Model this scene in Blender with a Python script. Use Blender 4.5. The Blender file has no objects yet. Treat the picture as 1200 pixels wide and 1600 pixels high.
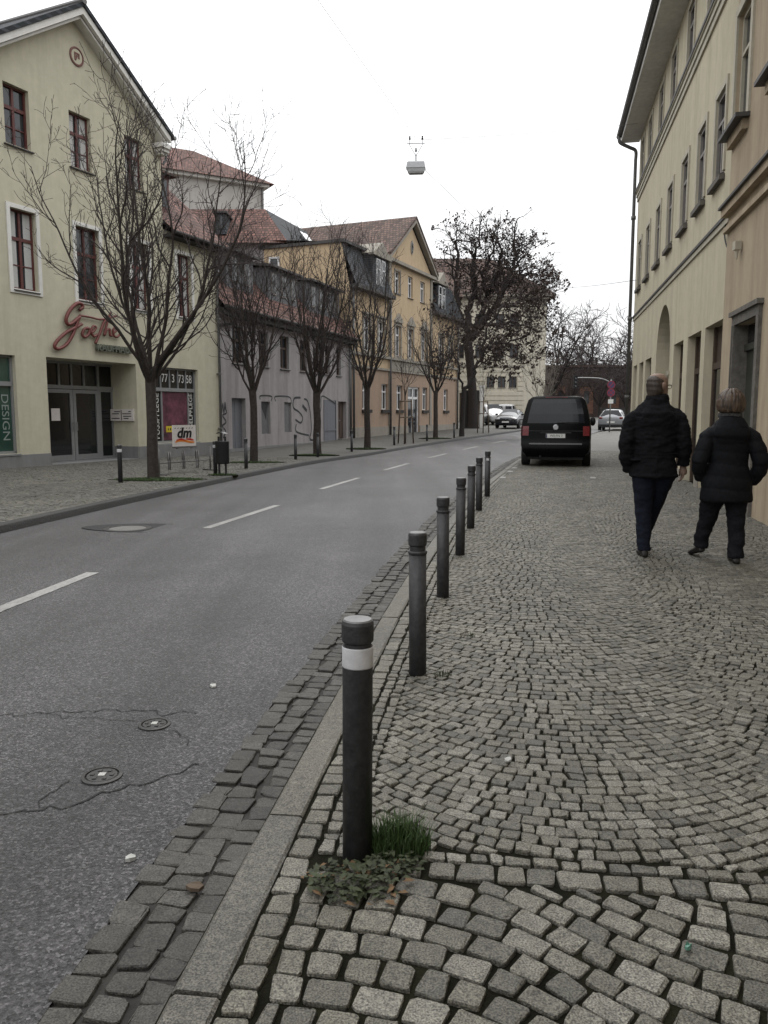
import bpy, bmesh, math, random
import numpy as np
from mathutils import Vector, Matrix
R = math.radians
rng = np.random.default_rng(7)
random.seed(7)
scn = bpy.context.scene
COL = scn.collection

# ------------------------------------------------------------------ camera
cam_d = bpy.data.cameras.new('camera'); cam = bpy.data.objects.new('camera', cam_d); COL.objects.link(cam)
cam.location = (0, 0, 1.45)
cam.rotation_euler = (R(90) - math.atan(153 / 1250.0), 0, 0)
cam_d.sensor_fit = 'VERTICAL'; cam_d.sensor_height = 36.0; cam_d.lens = 36.0 * 1250 / 1600
cam_d.clip_start = 0.05; cam_d.clip_end = 2000
scn.camera = cam
# ------------------------------------------------------------------ sky
SUN_EL, SUN_AZ = R(52), R(25)
w = bpy.data.worlds.new('World'); scn.world = w; w.use_nodes = True
nt = w.node_tree; nt.nodes.clear()
sky = nt.nodes.new('ShaderNodeTexSky'); sky.sky_type = 'NISHITA'; sky.sun_disc = False
sky.sun_elevation = SUN_EL; sky.sun_rotation = SUN_AZ
sky.air_density = 1.0; sky.dust_density = 4.0; sky.ozone_density = 1.0
hsv = nt.nodes.new('ShaderNodeHueSaturation'); hsv.inputs['Saturation'].default_value = 0.10
mixs = nt.nodes.new('ShaderNodeMix'); mixs.data_type = 'RGBA'; mixs.inputs['Factor'].default_value = 0.9
mixs.inputs['B'].default_value = (9.0, 9.25, 9.6, 1)      # the even grey-white of a closed cloud layer
bg = nt.nodes.new('ShaderNodeBackground'); bg.inputs['Strength'].default_value = 0.13
out = nt.nodes.new('ShaderNodeOutputWorld')
wtc = nt.nodes.new('ShaderNodeTexCoord'); wsp = nt.nodes.new('ShaderNodeSeparateXYZ'); nt.links.new(wtc.outputs['Generated'], wsp.inputs[0])
wmr = nt.nodes.new('ShaderNodeMapRange'); wmr.inputs['From Min'].default_value = 0; wmr.inputs['From Max'].default_value = 1      # overcast sky: brighter overhead than at the horizon
wmr.inputs['To Min'].default_value = .31; wmr.inputs['To Max'].default_value = 1.05; nt.links.new(wsp.outputs['Z'], wmr.inputs['Value'])
wvm = nt.nodes.new('ShaderNodeVectorMath'); wvm.operation = 'SCALE'; wvm.inputs[0].default_value = (10.9, 11.0, 11.15); nt.links.new(wmr.outputs[0], wvm.inputs['Scale']); nt.links.new(wvm.outputs[0], mixs.inputs['B'])
nt.links.new(sky.outputs[0], hsv.inputs['Color']); nt.links.new(hsv.outputs[0], mixs.inputs['A'])
nt.links.new(mixs.outputs['Result'], bg.inputs['Color']); nt.links.new(bg.outputs[0], out.inputs['Surface'])
# ------------------------------------------------------------------ sun behind cloud
sd = bpy.data.lights.new('sun', 'SUN'); sd.energy = 0.5; sd.angle = R(25); sd.color = (1, 0.97, 0.92)
so = bpy.data.objects.new('sun', sd); COL.objects.link(so)
so.rotation_euler = (R(90) - SUN_EL, 0, -SUN_AZ + R(180)); so.location = (0, 0, 40)
scn.view_settings.view_transform = 'Standard'; scn.view_settings.look = 'None'
scn.view_settings.exposure = 0.86; scn.view_settings.gamma = 1.0

# ------------------------------------------------------------------ helpers
def tag(o, label=None, cat=None, group=None, kind=None):
    if label: o['label'] = label
    if cat: o['category'] = cat
    if group: o['group'] = group
    if kind: o['kind'] = kind
    return o

def empty(name, loc=(0, 0, 0), rz=0.0):
    o = bpy.data.objects.new(name, None); COL.objects.link(o)
    o.location = loc; o.rotation_euler = (0, 0, rz); o.empty_display_size = 0.2
    return o

def link(name, me, parent=None, loc=(0, 0, 0), rot=(0, 0, 0)):
    o = bpy.data.objects.new(name, me); COL.objects.link(o); o.parent = parent
    o.location = loc; o.rotation_euler = rot
    return o

def copy_tree(o, parent=None):
    c = o.copy(); COL.objects.link(c); c.parent = parent
    for ch in list(o.children): copy_tree(ch, c)
    return c

class MB:
    """collects faces, links them as one mesh object"""
    def __init__(s): s.v = []; s.f = []; s.m = []; s.sm = []; s.cur = 0; s.smooth = False
    def mat(s, i): s.cur = i; return s
    def _add(s, vs, fs):
        b = len(s.v); s.v.extend([tuple(map(float, p)) for p in vs])
        for f in fs: s.f.append([b + i for i in f]); s.m.append(s.cur); s.sm.append(s.smooth)
    def poly(s, pts): s._add(pts, [list(range(len(pts)))]); return s
    def box(s, x0, x1, y0, y1, z0, z1):
        v = [(x, y, z) for z in (z0, z1) for y in (y0, y1) for x in (x0, x1)]
        s._add(v, [(0, 2, 3, 1), (4, 5, 7, 6), (0, 1, 5, 4), (2, 6, 7, 3), (0, 4, 6, 2), (1, 3, 7, 5)]); return s
    def prism(s, pts, y0, y1):
        """outline in x,z extruded along y"""
        n = len(pts); v = [(p[0], y0, p[1]) for p in pts] + [(p[0], y1, p[1]) for p in pts]
        s._add(v, [list(range(n)), list(range(2 * n - 1, n - 1, -1))] + [(i, n + i, n + (i + 1) % n, (i + 1) % n) for i in range(n)]); return s
    def prismx(s, pts, x0, x1):
        """outline in y,z extruded along x"""
        n = len(pts); v = [(x0, p[0], p[1]) for p in pts] + [(x1, p[0], p[1]) for p in pts]
        s._add(v, [list(range(n)), list(range(2 * n - 1, n - 1, -1))] + [(i, n + i, n + (i + 1) % n, (i + 1) % n) for i in range(n)]); return s
    def prismz(s, pts, z0, z1):
        n = len(pts); v = [(p[0], p[1], z0) for p in pts] + [(p[0], p[1], z1) for p in pts]
        s._add(v, [list(range(n)), list(range(2 * n - 1, n - 1, -1))] + [(i, n + i, n + (i + 1) % n, (i + 1) % n) for i in range(n)]); return s
    def tube(s, pts, rad, n=8, caps=True):
        pts = [Vector(p) for p in pts]; k = len(pts)
        if not hasattr(rad, '__len__'): rad = [rad] * k
        ref = None; vs = []
        for i, p in enumerate(pts):
            d = (pts[min(i + 1, k - 1)] - pts[max(i - 1, 0)]).normalized()
            if ref is None: ref = Vector((0, 0, 1)) if abs(d.z) < .9 else Vector((1, 0, 0))
            a = (ref - d * ref.dot(d)).normalized(); b = d.cross(a); ref = a
            for j in range(n):
                t = 2 * math.pi * j / n; vs.append(p + (a * math.cos(t) + b * math.sin(t)) * rad[i])
        fs = [(i * n + j, i * n + (j + 1) % n, (i + 1) * n + (j + 1) % n, (i + 1) * n + j) for i in range(k - 1) for j in range(n)]
        if caps: fs += [list(range(n - 1, -1, -1)), [(k - 1) * n + j for j in range(n)]]
        s._add(vs, fs); return s
    def lathe(s, prof, n=24, c=(0, 0, 0)):
        """prof: (r, z) from bottom to top"""
        k = len(prof); vs = []
        for r, z in prof:
            for j in range(n):
                t = 2 * math.pi * j / n; vs.append((c[0] + r * math.cos(t), c[1] + r * math.sin(t), c[2] + z))
        fs = [(i * n + j, i * n + (j + 1) % n, (i + 1) * n + (j + 1) % n, (i + 1) * n + j) for i in range(k - 1) for j in range(n)]
        fs += [list(range(n - 1, -1, -1)), [(k - 1) * n + j for j in range(n)]]
        s._add(vs, fs); return s
    def rings(s, rings, caps=True):
        n = len(rings[0]); vs = [p for r in rings for p in r]; k = len(rings)
        fs = [(i * n + j, i * n + (j + 1) % n, (i + 1) * n + (j + 1) % n, (i + 1) * n + j) for i in range(k - 1) for j in range(n)]
        if caps: fs += [list(range(n - 1, -1, -1)), [(k - 1) * n + j for j in range(n)]]
        s._add(vs, fs); return s
    def mesh(s, name, mats):
        me = bpy.data.meshes.new(name); me.from_pydata(s.v, [], s.f)
        for m in (mats if isinstance(mats, (list, tuple)) else [mats]): me.materials.append(m)
        me.polygons.foreach_set('material_index', s.m); me.polygons.foreach_set('use_smooth', s.sm)
        me.update(); return me
    def build(s, name, mats, parent=None, loc=(0, 0, 0), rot=(0, 0, 0)):
        return link(name, s.mesh(name, mats), parent, loc, rot)

def fixnorm(o):
    bm = bmesh.new(); bm.from_mesh(o.data); bmesh.ops.recalc_face_normals(bm, faces=bm.faces); bm.to_mesh(o.data); bm.free(); return o

def bevel(o, wd=.006, seg=2):
    m = o.modifiers.new('bevel', 'BEVEL'); m.width = wd; m.segments = seg; m.limit_method = 'ANGLE'; m.angle_limit = R(40); return o

# ------------------------------------------------------------------ materials
def newmat(name):
    m = bpy.data.materials.new(name); m.use_nodes = True
    t = m.node_tree; b = t.nodes['Principled BSDF']; return m, t, b

def c4(c, k=1.0): return (min(1, c[0] * k), min(1, c[1] * k), min(1, c[2] * k), 1)

def M(name, col, rough=.8, var=.15, scale=6., bump=0., bscale=80., spec=.4, metal=0., coat=0., stain=0., streak=False, dist=.01):
    m, t, b = newmat(name); N = t.nodes.new; L = t.links.new
    tc = N('ShaderNodeTexCoord')
    n1 = N('ShaderNodeTexNoise'); n1.inputs['Scale'].default_value = scale; n1.inputs['Detail'].default_value = 6; n1.inputs['Roughness'].default_value = .62
    L(tc.outputs['Object'], n1.inputs['Vector'])
    rp = N('ShaderNodeMapRange'); rp.inputs['From Min'].default_value = .3; rp.inputs['From Max'].default_value = .7
    L(n1.outputs['Fac'], rp.inputs['Value'])
    mx = N('ShaderNodeMix'); mx.data_type = 'RGBA'; mx.inputs['A'].default_value = c4(col, 1 - var); mx.inputs['B'].default_value = c4(col, 1 + var)
    L(rp.outputs[0], mx.inputs['Factor']); colout = mx.outputs['Result']
    if stain:
        mp = N('ShaderNodeMapping'); mp.inputs['Scale'].default_value = (2.2, 2.2, .22) if streak else (.7, .7, .7)
        L(tc.outputs['Object'], mp.inputs['Vector'])
        n2 = N('ShaderNodeTexNoise'); n2.inputs['Scale'].default_value = 1.; n2.inputs['Detail'].default_value = 9; n2.inputs['Roughness'].default_value = .68
        L(mp.outputs[0], n2.inputs['Vector'])
        r2 = N('ShaderNodeMapRange'); r2.inputs['From Min'].default_value = .42; r2.inputs['From Max'].default_value = .72
        r2.inputs['To Min'].default_value = 0; r2.inputs['To Max'].default_value = stain; L(n2.outputs['Fac'], r2.inputs['Value'])
        m2 = N('ShaderNodeMix'); m2.data_type = 'RGBA'; m2.inputs['B'].default_value = (col[0] * .42, col[1] * .40, col[2] * .40, 1)
        L(r2.outputs[0], m2.inputs['Factor']); L(colout, m2.inputs['A']); colout = m2.outputs['Result']
    L(colout, b.inputs['Base Color'])
    b.inputs['Roughness'].default_value = rough; b.inputs['Metallic'].default_value = metal
    b.inputs['Specular IOR Level'].default_value = spec; b.inputs['Coat Weight'].default_value = coat; b.inputs['Coat Roughness'].default_value = .08
    if bump:
        n3 = N('ShaderNodeTexNoise'); n3.inputs['Scale'].default_value = bscale; n3.inputs['Detail'].default_value = 5; L(tc.outputs['Object'], n3.inputs['Vector'])
        bp = N('ShaderNodeBump'); bp.inputs['Strength'].default_value = bump; bp.inputs['Distance'].default_value = dist
        L(n3.outputs['Fac'], bp.inputs['Height']); L(bp.outputs[0], b.inputs['Normal'])
    return m

def hairmat(name, a, b_):
    m, t, b = newmat(name); N = t.nodes.new; L = t.links.new
    tc = N('ShaderNodeTexCoord'); mp = N('ShaderNodeMapping'); mp.inputs['Scale'].default_value = (70, 70, 9); L(tc.outputs['Object'], mp.inputs[0])
    n = N('ShaderNodeTexNoise'); n.inputs['Scale'].default_value = 1; n.inputs['Detail'].default_value = 5; L(mp.outputs[0], n.inputs['Vector'])
    r = N('ShaderNodeMapRange'); r.inputs['From Min'].default_value = .35; r.inputs['From Max'].default_value = .7; L(n.outputs['Fac'], r.inputs[0])
    mx = N('ShaderNodeMix'); mx.data_type = 'RGBA'; mx.inputs['A'].default_value = c4(a); mx.inputs['B'].default_value = c4(b_); L(r.outputs[0], mx.inputs['Factor']); L(mx.outputs['Result'], b.inputs['Base Color'])
    bp = N('ShaderNodeBump'); bp.inputs['Strength'].default_value = .7; bp.inputs['Distance'].default_value = .006; L(n.outputs['Fac'], bp.inputs['Height']); L(bp.outputs[0], b.inputs['Normal']); b.inputs['Roughness'].default_value = .5
    return m

def stucco(name, col, stain=.35): return M(name, col, .92, .07, 3.5, .5, 55, .2, stain=stain, streak=True, dist=.006)

def tiles(name, col, axis='x', tw=.2, th=.17, var=.5):
    m, t, b = newmat(name); N = t.nodes.new; L = t.links.new
    tc = N('ShaderNodeTexCoord'); sp = N('ShaderNodeSeparateXYZ'); cb = N('ShaderNodeCombineXYZ')
    L(tc.outputs['Object'], sp.inputs[0]); L(sp.outputs['X' if axis == 'x' else 'Y'], cb.inputs[0]); L(sp.outputs['Z'], cb.inputs[1])
    br = N('ShaderNodeTexBrick'); L(cb.outputs[0], br.inputs['Vector']); br.inputs['Scale'].default_value = 1
    br.inputs['Brick Width'].default_value = tw; br.inputs['Row Height'].default_value = th; br.inputs['Mortar Size'].default_value = .022
    br.inputs['Mortar Smooth'].default_value = .3; br.inputs['Bias'].default_value = 0
    br.inputs['Color1'].default_value = c4(col, 1 - var); br.inputs['Color2'].default_value = c4(col, 1 + var * .8); br.inputs['Mortar'].default_value = c4(col, .22)
    n = N('ShaderNodeTexNoise'); n.inputs['Scale'].default_value = 1.3; n.inputs['Detail'].default_value = 8; L(tc.outputs['Object'], n.inputs['Vector'])
    mr = N('ShaderNodeMapRange'); mr.inputs['From Min'].default_value = .35; mr.inputs['From Max'].default_value = .75; mr.inputs['To Max'].default_value = .6; L(n.outputs['Fac'], mr.inputs[0])
    mx = N('ShaderNodeMix'); mx.data_type = 'RGBA'; mx.inputs['B'].default_value = (col[0] * .35, col[1] * .5, col[2] * .5, 1)
    L(mr.outputs[0], mx.inputs['Factor']); L(br.outputs['Color'], mx.inputs['A']); L(mx.outputs['Result'], b.inputs['Base Color'])
    ml = N('ShaderNodeMath'); ml.operation = 'DIVIDE'; ml.inputs[1].default_value = th; L(sp.outputs['Z'], ml.inputs[0])
    fr = N('ShaderNodeMath'); fr.operation = 'FRACT'; L(ml.outputs[0], fr.inputs[0])
    sb = N('ShaderNodeMath'); sb.operation = 'SUBTRACT'; sb.inputs[0].default_value = 1; L(fr.outputs[0], sb.inputs[1])
    bp = N('ShaderNodeBump'); bp.inputs['Strength'].default_value = .8; bp.inputs['Distance'].default_value = .03; L(sb.outputs[0], bp.inputs['Height'])
    L(bp.outputs[0], b.inputs['Normal']); b.inputs['Roughness'].default_value = .85; b.inputs['Specular IOR Level'].default_value = .25
    return m

def glassmat(name, col=(.018, .02, .023), rough=.05):
    m, t, b = newmat(name); N = t.nodes.new; L = t.links.new
    tc = N('ShaderNodeTexCoord'); n = N('ShaderNodeTexNoise'); n.inputs['Scale'].default_value = 1.4; n.inputs['Detail'].default_value = 3
    L(tc.outputs['Object'], n.inputs['Vector'])
    mx = N('ShaderNodeMix'); mx.data_type = 'RGBA'; mx.inputs['A'].default_value = c4(col, .5); mx.inputs['B'].default_value = c4(col, 2.2); L(n.outputs['Fac'], mx.inputs['Factor'])
    L(mx.outputs['Result'], b.inputs['Base Color']); b.inputs['Roughness'].default_value = rough; b.inputs['Specular IOR Level'].default_value = .6
    bp = N('ShaderNodeBump'); bp.inputs['Strength'].default_value = .04; bp.inputs['Distance'].default_value = .02; L(n.outputs['Fac'], bp.inputs['Height']); L(bp.outputs[0], b.inputs['Normal'])
    return m

def granite(name, lo, hi, moss=0.0):
    """split granite setts: tone per stone from the face attribute rnd, crystals from fine noise"""
    m, t, b = newmat(name); N = t.nodes.new; L = t.links.new
    at = N('ShaderNodeAttribute'); at.attribute_name = 'rnd'
    tc = N('ShaderNodeTexCoord')
    cr = N('ShaderNodeValToRGB'); e = cr.color_ramp.elements
    e[0].color = c4(lo); e[1].color = c4(hi); x = e.new(.55); x.color = ((lo[0] + hi[0]) / 2, (lo[1] + hi[1]) / 2 * .985, (lo[2] + hi[2]) / 2 * .93, 1)
    L(at.outputs['Fac'], cr.inputs[0])
    n1 = N('ShaderNodeTexNoise'); n1.inputs['Scale'].default_value = 190; n1.inputs['Detail'].default_value = 3; L(tc.outputs['Object'], n1.inputs['Vector'])
    n2 = N('ShaderNodeTexNoise'); n2.inputs['Scale'].default_value = 1.1; n2.inputs['Detail'].default_value = 7; L(tc.outputs['Object'], n2.inputs['Vector'])
    n4 = N('ShaderNodeTexNoise'); n4.inputs['Scale'].default_value = 32; n4.inputs['Detail'].default_value = 4; L(tc.outputs['Object'], n4.inputs['Vector'])
    r1 = N('ShaderNodeMapRange'); r1.inputs['From Min'].default_value = .36; r1.inputs['From Max'].default_value = .64; r1.inputs['To Min'].default_value = .38; r1.inputs['To Max'].default_value = 1.75; L(n1.outputs['Fac'], r1.inputs[0])
    r2 = N('ShaderNodeMapRange'); r2.inputs['From Min'].default_value = .3; r2.inputs['From Max'].default_value = .7; r2.inputs['To Min'].default_value = .78; r2.inputs['To Max'].default_value = 1.15; L(n2.outputs['Fac'], r2.inputs[0])
    r4 = N('ShaderNodeMapRange'); r4.inputs['From Min'].default_value = .3; r4.inputs['From Max'].default_value = .7; r4.inputs['To Min'].default_value = .75; r4.inputs['To Max'].default_value = 1.2; L(n4.outputs['Fac'], r4.inputs[0])
    k = N('ShaderNodeMath'); k.operation = 'MULTIPLY'; L(r1.outputs[0], k.inputs[0]); L(r2.outputs[0], k.inputs[1])
    k2 = N('ShaderNodeMath'); k2.operation = 'MULTIPLY'; L(k.outputs[0], k2.inputs[0]); L(r4.outputs[0], k2.inputs[1])
    vm = N('ShaderNodeVectorMath'); vm.operation = 'SCALE'; L(cr.outputs[0], vm.inputs[0]); L(k2.outputs[0], vm.inputs['Scale']); L(vm.outputs[0], b.inputs['Base Color'])
    b.inputs['Roughness'].default_value = .62; b.inputs['Specular IOR Level'].default_value = .42
    ad = N('ShaderNodeMath'); ad.operation = 'MULTIPLY_ADD'; ad.inputs[1].default_value = .25; L(n1.outputs['Fac'], ad.inputs[0]); L(n4.outputs['Fac'], ad.inputs[2])
    bp = N('ShaderNodeBump'); bp.inputs['Strength'].default_value = .75; bp.inputs['Distance'].default_value = .012; L(ad.outputs[0], bp.inputs['Height']); L(bp.outputs[0], b.inputs['Normal'])
    return m

def asphaltmat():
    m, t, b = newmat('asphalt'); N = t.nodes.new; L = t.links.new
    tc = N('ShaderNodeTexCoord')
    v = N('ShaderNodeTexVoronoi'); v.inputs['Scale'].default_value = 120; L(tc.outputs['Object'], v.inputs['Vector'])
    n2 = N('ShaderNodeTexNoise'); n2.inputs['Scale'].default_value = .55; n2.inputs['Detail'].default_value = 8; n2.inputs['Roughness'].default_value = .6; L(tc.outputs['Object'], n2.inputs['Vector'])
    mp = N('ShaderNodeMapping'); mp.inputs['Rotation'].default_value = (0, 0, R(12)); mp.inputs['Scale'].default_value = (1.3, .07, 1); L(tc.outputs['Object'], mp.inputs[0])
    n3 = N('ShaderNodeTexNoise'); n3.inputs['Scale'].default_value = 1.; n3.inputs['Detail'].default_value = 5; L(mp.outputs[0], n3.inputs['Vector'])
    sp = N('ShaderNodeSeparateColor'); L(v.outputs['Color'], sp.inputs[0])
    cr = N('ShaderNodeValToRGB'); e = cr.color_ramp.elements; e[0].color = (.008, .0078, .0082, 1); e[1].color = (.15, .145, .147, 1)
    x = e.new(.35); x.color = (.026, .025, .0262, 1); x = e.new(.8); x.color = (.068, .065, .067, 1); L(sp.outputs[0], cr.inputs[0])
    r2 = N('ShaderNodeMapRange'); r2.inputs['From Min'].default_value = .3; r2.inputs['From Max'].default_value = .7; r2.inputs['To Min'].default_value = .62; r2.inputs['To Max'].default_value = 1.3; L(n2.outputs['Fac'], r2.inputs[0])
    r3 = N('ShaderNodeMapRange'); r3.inputs['From Min'].default_value = .3; r3.inputs['From Max'].default_value = .7; r3.inputs['To Min'].default_value = .52; r3.inputs['To Max'].default_value = 1.3; L(n3.outputs['Fac'], r3.inputs[0])
    k = N('ShaderNodeMath'); k.operation = 'MULTIPLY'; L(r2.outputs[0], k.inputs[0]); L(r3.outputs[0], k.inputs[1])
    vm = N('ShaderNodeVectorMath'); vm.operation = 'SCALE'; L(cr.outputs[0], vm.inputs[0]); L(k.outputs[0], vm.inputs['Scale']); L(vm.outputs[0], b.inputs['Base Color'])
    b.inputs['Roughness'].default_value = .5; b.inputs['Specular IOR Level'].default_value = .5
    bp = N('ShaderNodeBump'); bp.inputs['Strength'].default_value = 1.0; bp.inputs['Distance'].default_value = .006; bp.invert = True; L(v.outputs['Distance'], bp.inputs['Height']); L(bp.outputs[0], b.inputs['Normal'])
    return m

def bark(name, col): return M(name, col, .9, .35, 14, .7, 40, .2)

m_asph = asphaltmat()
m_sett = granite('granite_setts', (.062, .059, .049), (.152, .144, .122))
m_gut = granite('gutter_setts', (.024, .0228, .020), (.060, .0565, .050))
m_kerb = granite('granite_kerb', (.085, .08, .068), (.105, .099, .085))
m_kerb2 = granite('old_dark_kerb', (.014, .0135, .013), (.02, .02, .019))
m_joint = M('joint_soil', (.0085, .0082, .0042), .95, .75, 4, .8, 70, .1, stain=.6)
m_mosaic = granite('small_mosaic_setts', (.05, .048, .041), (.10, .096, .082))
m_gbed = M('gutter_dirt', (.022, .0205, .018), .9, .45, 9, .5, 60)
m_ground = M('bare_ground', (.10, .095, .08), .95, .3, 2)
m_white = M('road_paint', (.26, .257, .247), .75, .25, 34, .3, 120, stain=.65)
m_iron = M('cast_iron', (.035, .034, .033), .5, .3, 40, .4, 90, .5, .3)
m_conc = M('manhole_concrete', (.115, .112, .105), .85, .15, 20, .3, 90)
m_crack = M('crack_tar', (.008, .008, .008), .8, .2, 20)
m_green = stucco('green_render', (.48, .455, .35), .25)
m_greyplinth = stucco('grey_plinth', (.20, .20, .20), .4)
m_trimw = M('white_trim', (.62, .61, .57), .7, .06, 6, stain=.25, streak=True)
m_redwood = M('red_brown_wood', (.095, .03, .026), .55, .2, 20)
m_glass = glassmat('window_glass'); m_glassd = glassmat('dark_shop_glass', (.008, .009, .01)); m_glassg = glassmat('greenish_shop_glass', (.02, .045, .035))
m_alu = M('grey_painted_metal', (.23, .235, .235), .5, .06, 10, metal=.2)
m_zinc = M('zinc_pipe', (.20, .20, .20), .45, .15, 8, metal=.6, stain=.2)
m_pipe_dk = M('weathered_pipe', (.12, .117, .115), .55, .2, 8, metal=.4)
m_redtile = tiles('red_roof_tiles', (.14, .068, .055)); m_redtile_y = tiles('red_roof_tiles_side', (.165, .068, .052), 'y')
m_browntile = tiles('brown_roof_tiles', (.12, .075, .062), 'x'); m_browntile_y = tiles('brown_roof_tiles_side', (.12, .075, .062), 'y')
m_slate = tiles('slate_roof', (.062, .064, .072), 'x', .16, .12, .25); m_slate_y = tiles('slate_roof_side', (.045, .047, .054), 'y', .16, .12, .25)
m_lilac = stucco('lilac_grey_render', (.30, .28, .28), .6)
m_dkwood = M('dark_eave_wood', (.03, .027, .025), .8, .3, 12)
m_brnwood = M('brown_wood', (.055, .035, .024), .65, .25, 14)
m_greydoor = M('grey_door', (.13, .135, .15), .6, .1, 10, stain=.3, streak=True)
m_boards = M('boarded_niche', (.15, .15, .155), .8, .2, 12, stain=.6, streak=True)
m_paint = M('black_spray_paint', (.018, .018, .02), .6, .2, 20)
m_yel = stucco('ochre_render', (.46, .355, .235), .25); m_pink = stucco('salmon_render', (.33, .245, .185), .3)
m_sand = stucco('grey_sandstone', (.27, .25, .215), .4)
m_whitewin = M('white_window_wood', (.62, .62, .62), .5, .05, 10)
m_rgreen = stucco('pale_green_render', (.50, .455, .34), .38)
m_rtan = stucco('tan_render', (.385, .315, .225), .65)
m_rtrim = M('cream_trim', (.42, .39, .31), .8, .1, 8, stain=.3, streak=True)
m_taup = M('taupe_window_frame', (.19, .175, .16), .6, .08, 8)
m_sill = M('dark_sill', (.05, .047, .045), .6, .2, 10)
m_soff = M('grey_soffit', (.62, .61, .58), .8, .12, 6)
m_stone = M('weathered_stone', (.13, .12, .105), .9, .35, 9, .7, 40, stain=.5)
m_olive = M('olive_door', (.028, .03, .024), .5, .2, 10)
m_cream = stucco('cream_render', (.54, .505, .42), .3); m_rearwhite = stucco('rear_white_render', (.42, .40, .375), .2)
m_brick = M('dark_red_brick', (.052, .036, .032), .9, .4, 3); m_brickl = M('orange_brick', (.16, .085, .06), .9, .3, 3)
m_bark1 = bark('street_tree_bark', (.04, .034, .030)); m_twig = bark('bare_twigs', (.042, .035, .033))
m_oldbark = bark('old_tree_bark', (.03, .026, .024)); m_seed = M('dry_seed_clusters', (.052, .036, .03), .9, .5, 30)
m_fartwig = bark('distant_twigs', (.05, .041, .039)); m_pale = bark('pale_twigs', (.15, .13, .11))
m_boll = M('anthracite_bollard', (.036, .036, .038), .5, .4, 22, .25, 70, .4, .15, stain=.55, streak=True); m_bollcap = M('bollard_cap', (.19, .19, .19), .5, .15, 20, metal=.3)
m_bandw = M('white_reflector', (.55, .55, .56), .45, .14, 24, stain=.5)
m_dorm = M('grey_slate_dormer', (.10, .10, .105), .8, .3, 9)
m_bollrust = M('rusty_bollard_foot', (.040, .037, .034), .6, .4, 20, .3, 60)
m_grass = M('grass_blades', (.035, .065, .016), .7, .5, 25); m_weed = M('weed_leaves', (.028, .036, .014), .7, .55, 20)
m_leafd = M('dry_leaf', (.11, .065, .03), .8, .3, 20)
m_vanblk = M('black_car_paint', (.0022, .0022, .0026),   .22, .1, 5, spec=.09, coat=.0)
m_carglass = glassmat('tinted_car_glass', (.012, .014, .018), .04)
m_rubber = M('tyre_rubber', (.016, .016, .016), .8, .2, 30); m_plastic = M('black_plastic', (.014, .014, .015), .55, .1, 20)
m_rim = M('alloy_rim', (.35, .35, .36), .35, .1, 10, metal=.8); m_chrome = M('chrome', (.4, .4, .41), .25, .02, 4, metal=1.)
m_redlamp = M('red_tail_lamp', (.15, .012, .016), .2, .2, 20, coat=.5); m_lampclear = M('clear_lamp', (.5, .5, .52), .15, .1, 20, coat=.5)
m_plate = M('number_plate', (.62, .62, .60), .5, .03, 5); m_ink = M('black_ink', (.012, .012, .013), .6, .05, 5)
m_silver = M('silver_car_paint', (.22, .225, .235), .3, .05, 4, metal=.5, coat=.5); m_navy = M('dark_blue_car_paint', (.012, .014, .02), .25, .1, 4, coat=.6)
m_whitecar = M('white_car_paint', (.36, .36, .36), .3, .03, 4, coat=.3)
m_coat = M('black_wool_jacket', (.009, .009, .0105), .95, .3, 60, .3, 150, .08); m_coat2 = M('black_quilted_coat', (.0065, .007, .0085), .75, .3, 30, .3, 90, .12)
m_trous = M('navy_trousers', (.011, .013, .021), .9, .25, 50, .2, 120, .1); m_trous2 = M('black_trousers', (.012, .012, .015), .9, .25, 50, .2, 120, .1)
m_shoe = M('dark_shoe_leather', (.012, .010, .009), .5, .2, 20)
m_skin = M('skin', (.21, .14, .105), .55, .12, 25, spec=.35); m_hairb = hairmat('brown_hair', (.022, .016, .012), (.06, .042, .032))
m_hairl = hairmat('streaked_blonde_hair', (.02, .014, .010), (.11, .072, .046)); m_scarf = M('grey_scarf', (.045, .045, .046), .95, .7, 45)
m_letter = M('white_lettering', (.62, .62, .60), .6, .05, 6); m_redletter = M('dark_red_letters', (.13, .034, .028), .45, .15, 12)
m_greenletter = M('grey_green_letters', (.10, .11, .085), .6, .15, 12); m_faint = M('frosted_letters', (.22, .26, .24), .7, .1, 12)
m_boardw = M('white_sign_board', (.60, .56, .53), .5, .08, 8); m_orange = M('orange_print', (.62, .20, .03), .5, .1, 8); m_redp = M('red_print', (.42, .03, .02), .5, .1, 8)
m_yelstrip = M('yellow_strip', (.55, .42, .02), .5, .1, 9); m_curt = M('magenta_backdrop', (.10, .028, .045), .6, .75, 3)
m_signred = M('sign_red', (.20, .025, .045), .4, .05, 6); m_signblue = M('sign_blue', (.045, .04, .10), .4, .05, 6)
m_wire = M('wire', (.2, .2, .21), .6, .1, 6); m_wood = M('stake_wood', (.09, .065, .045), .85, .25, 14)
m_litter = M('litter_paper', (.36, .36, .34), .7, .1, 20); m_curtain = M('net_curtain', (.42, .42, .41), .9, .15, 40)
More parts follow.
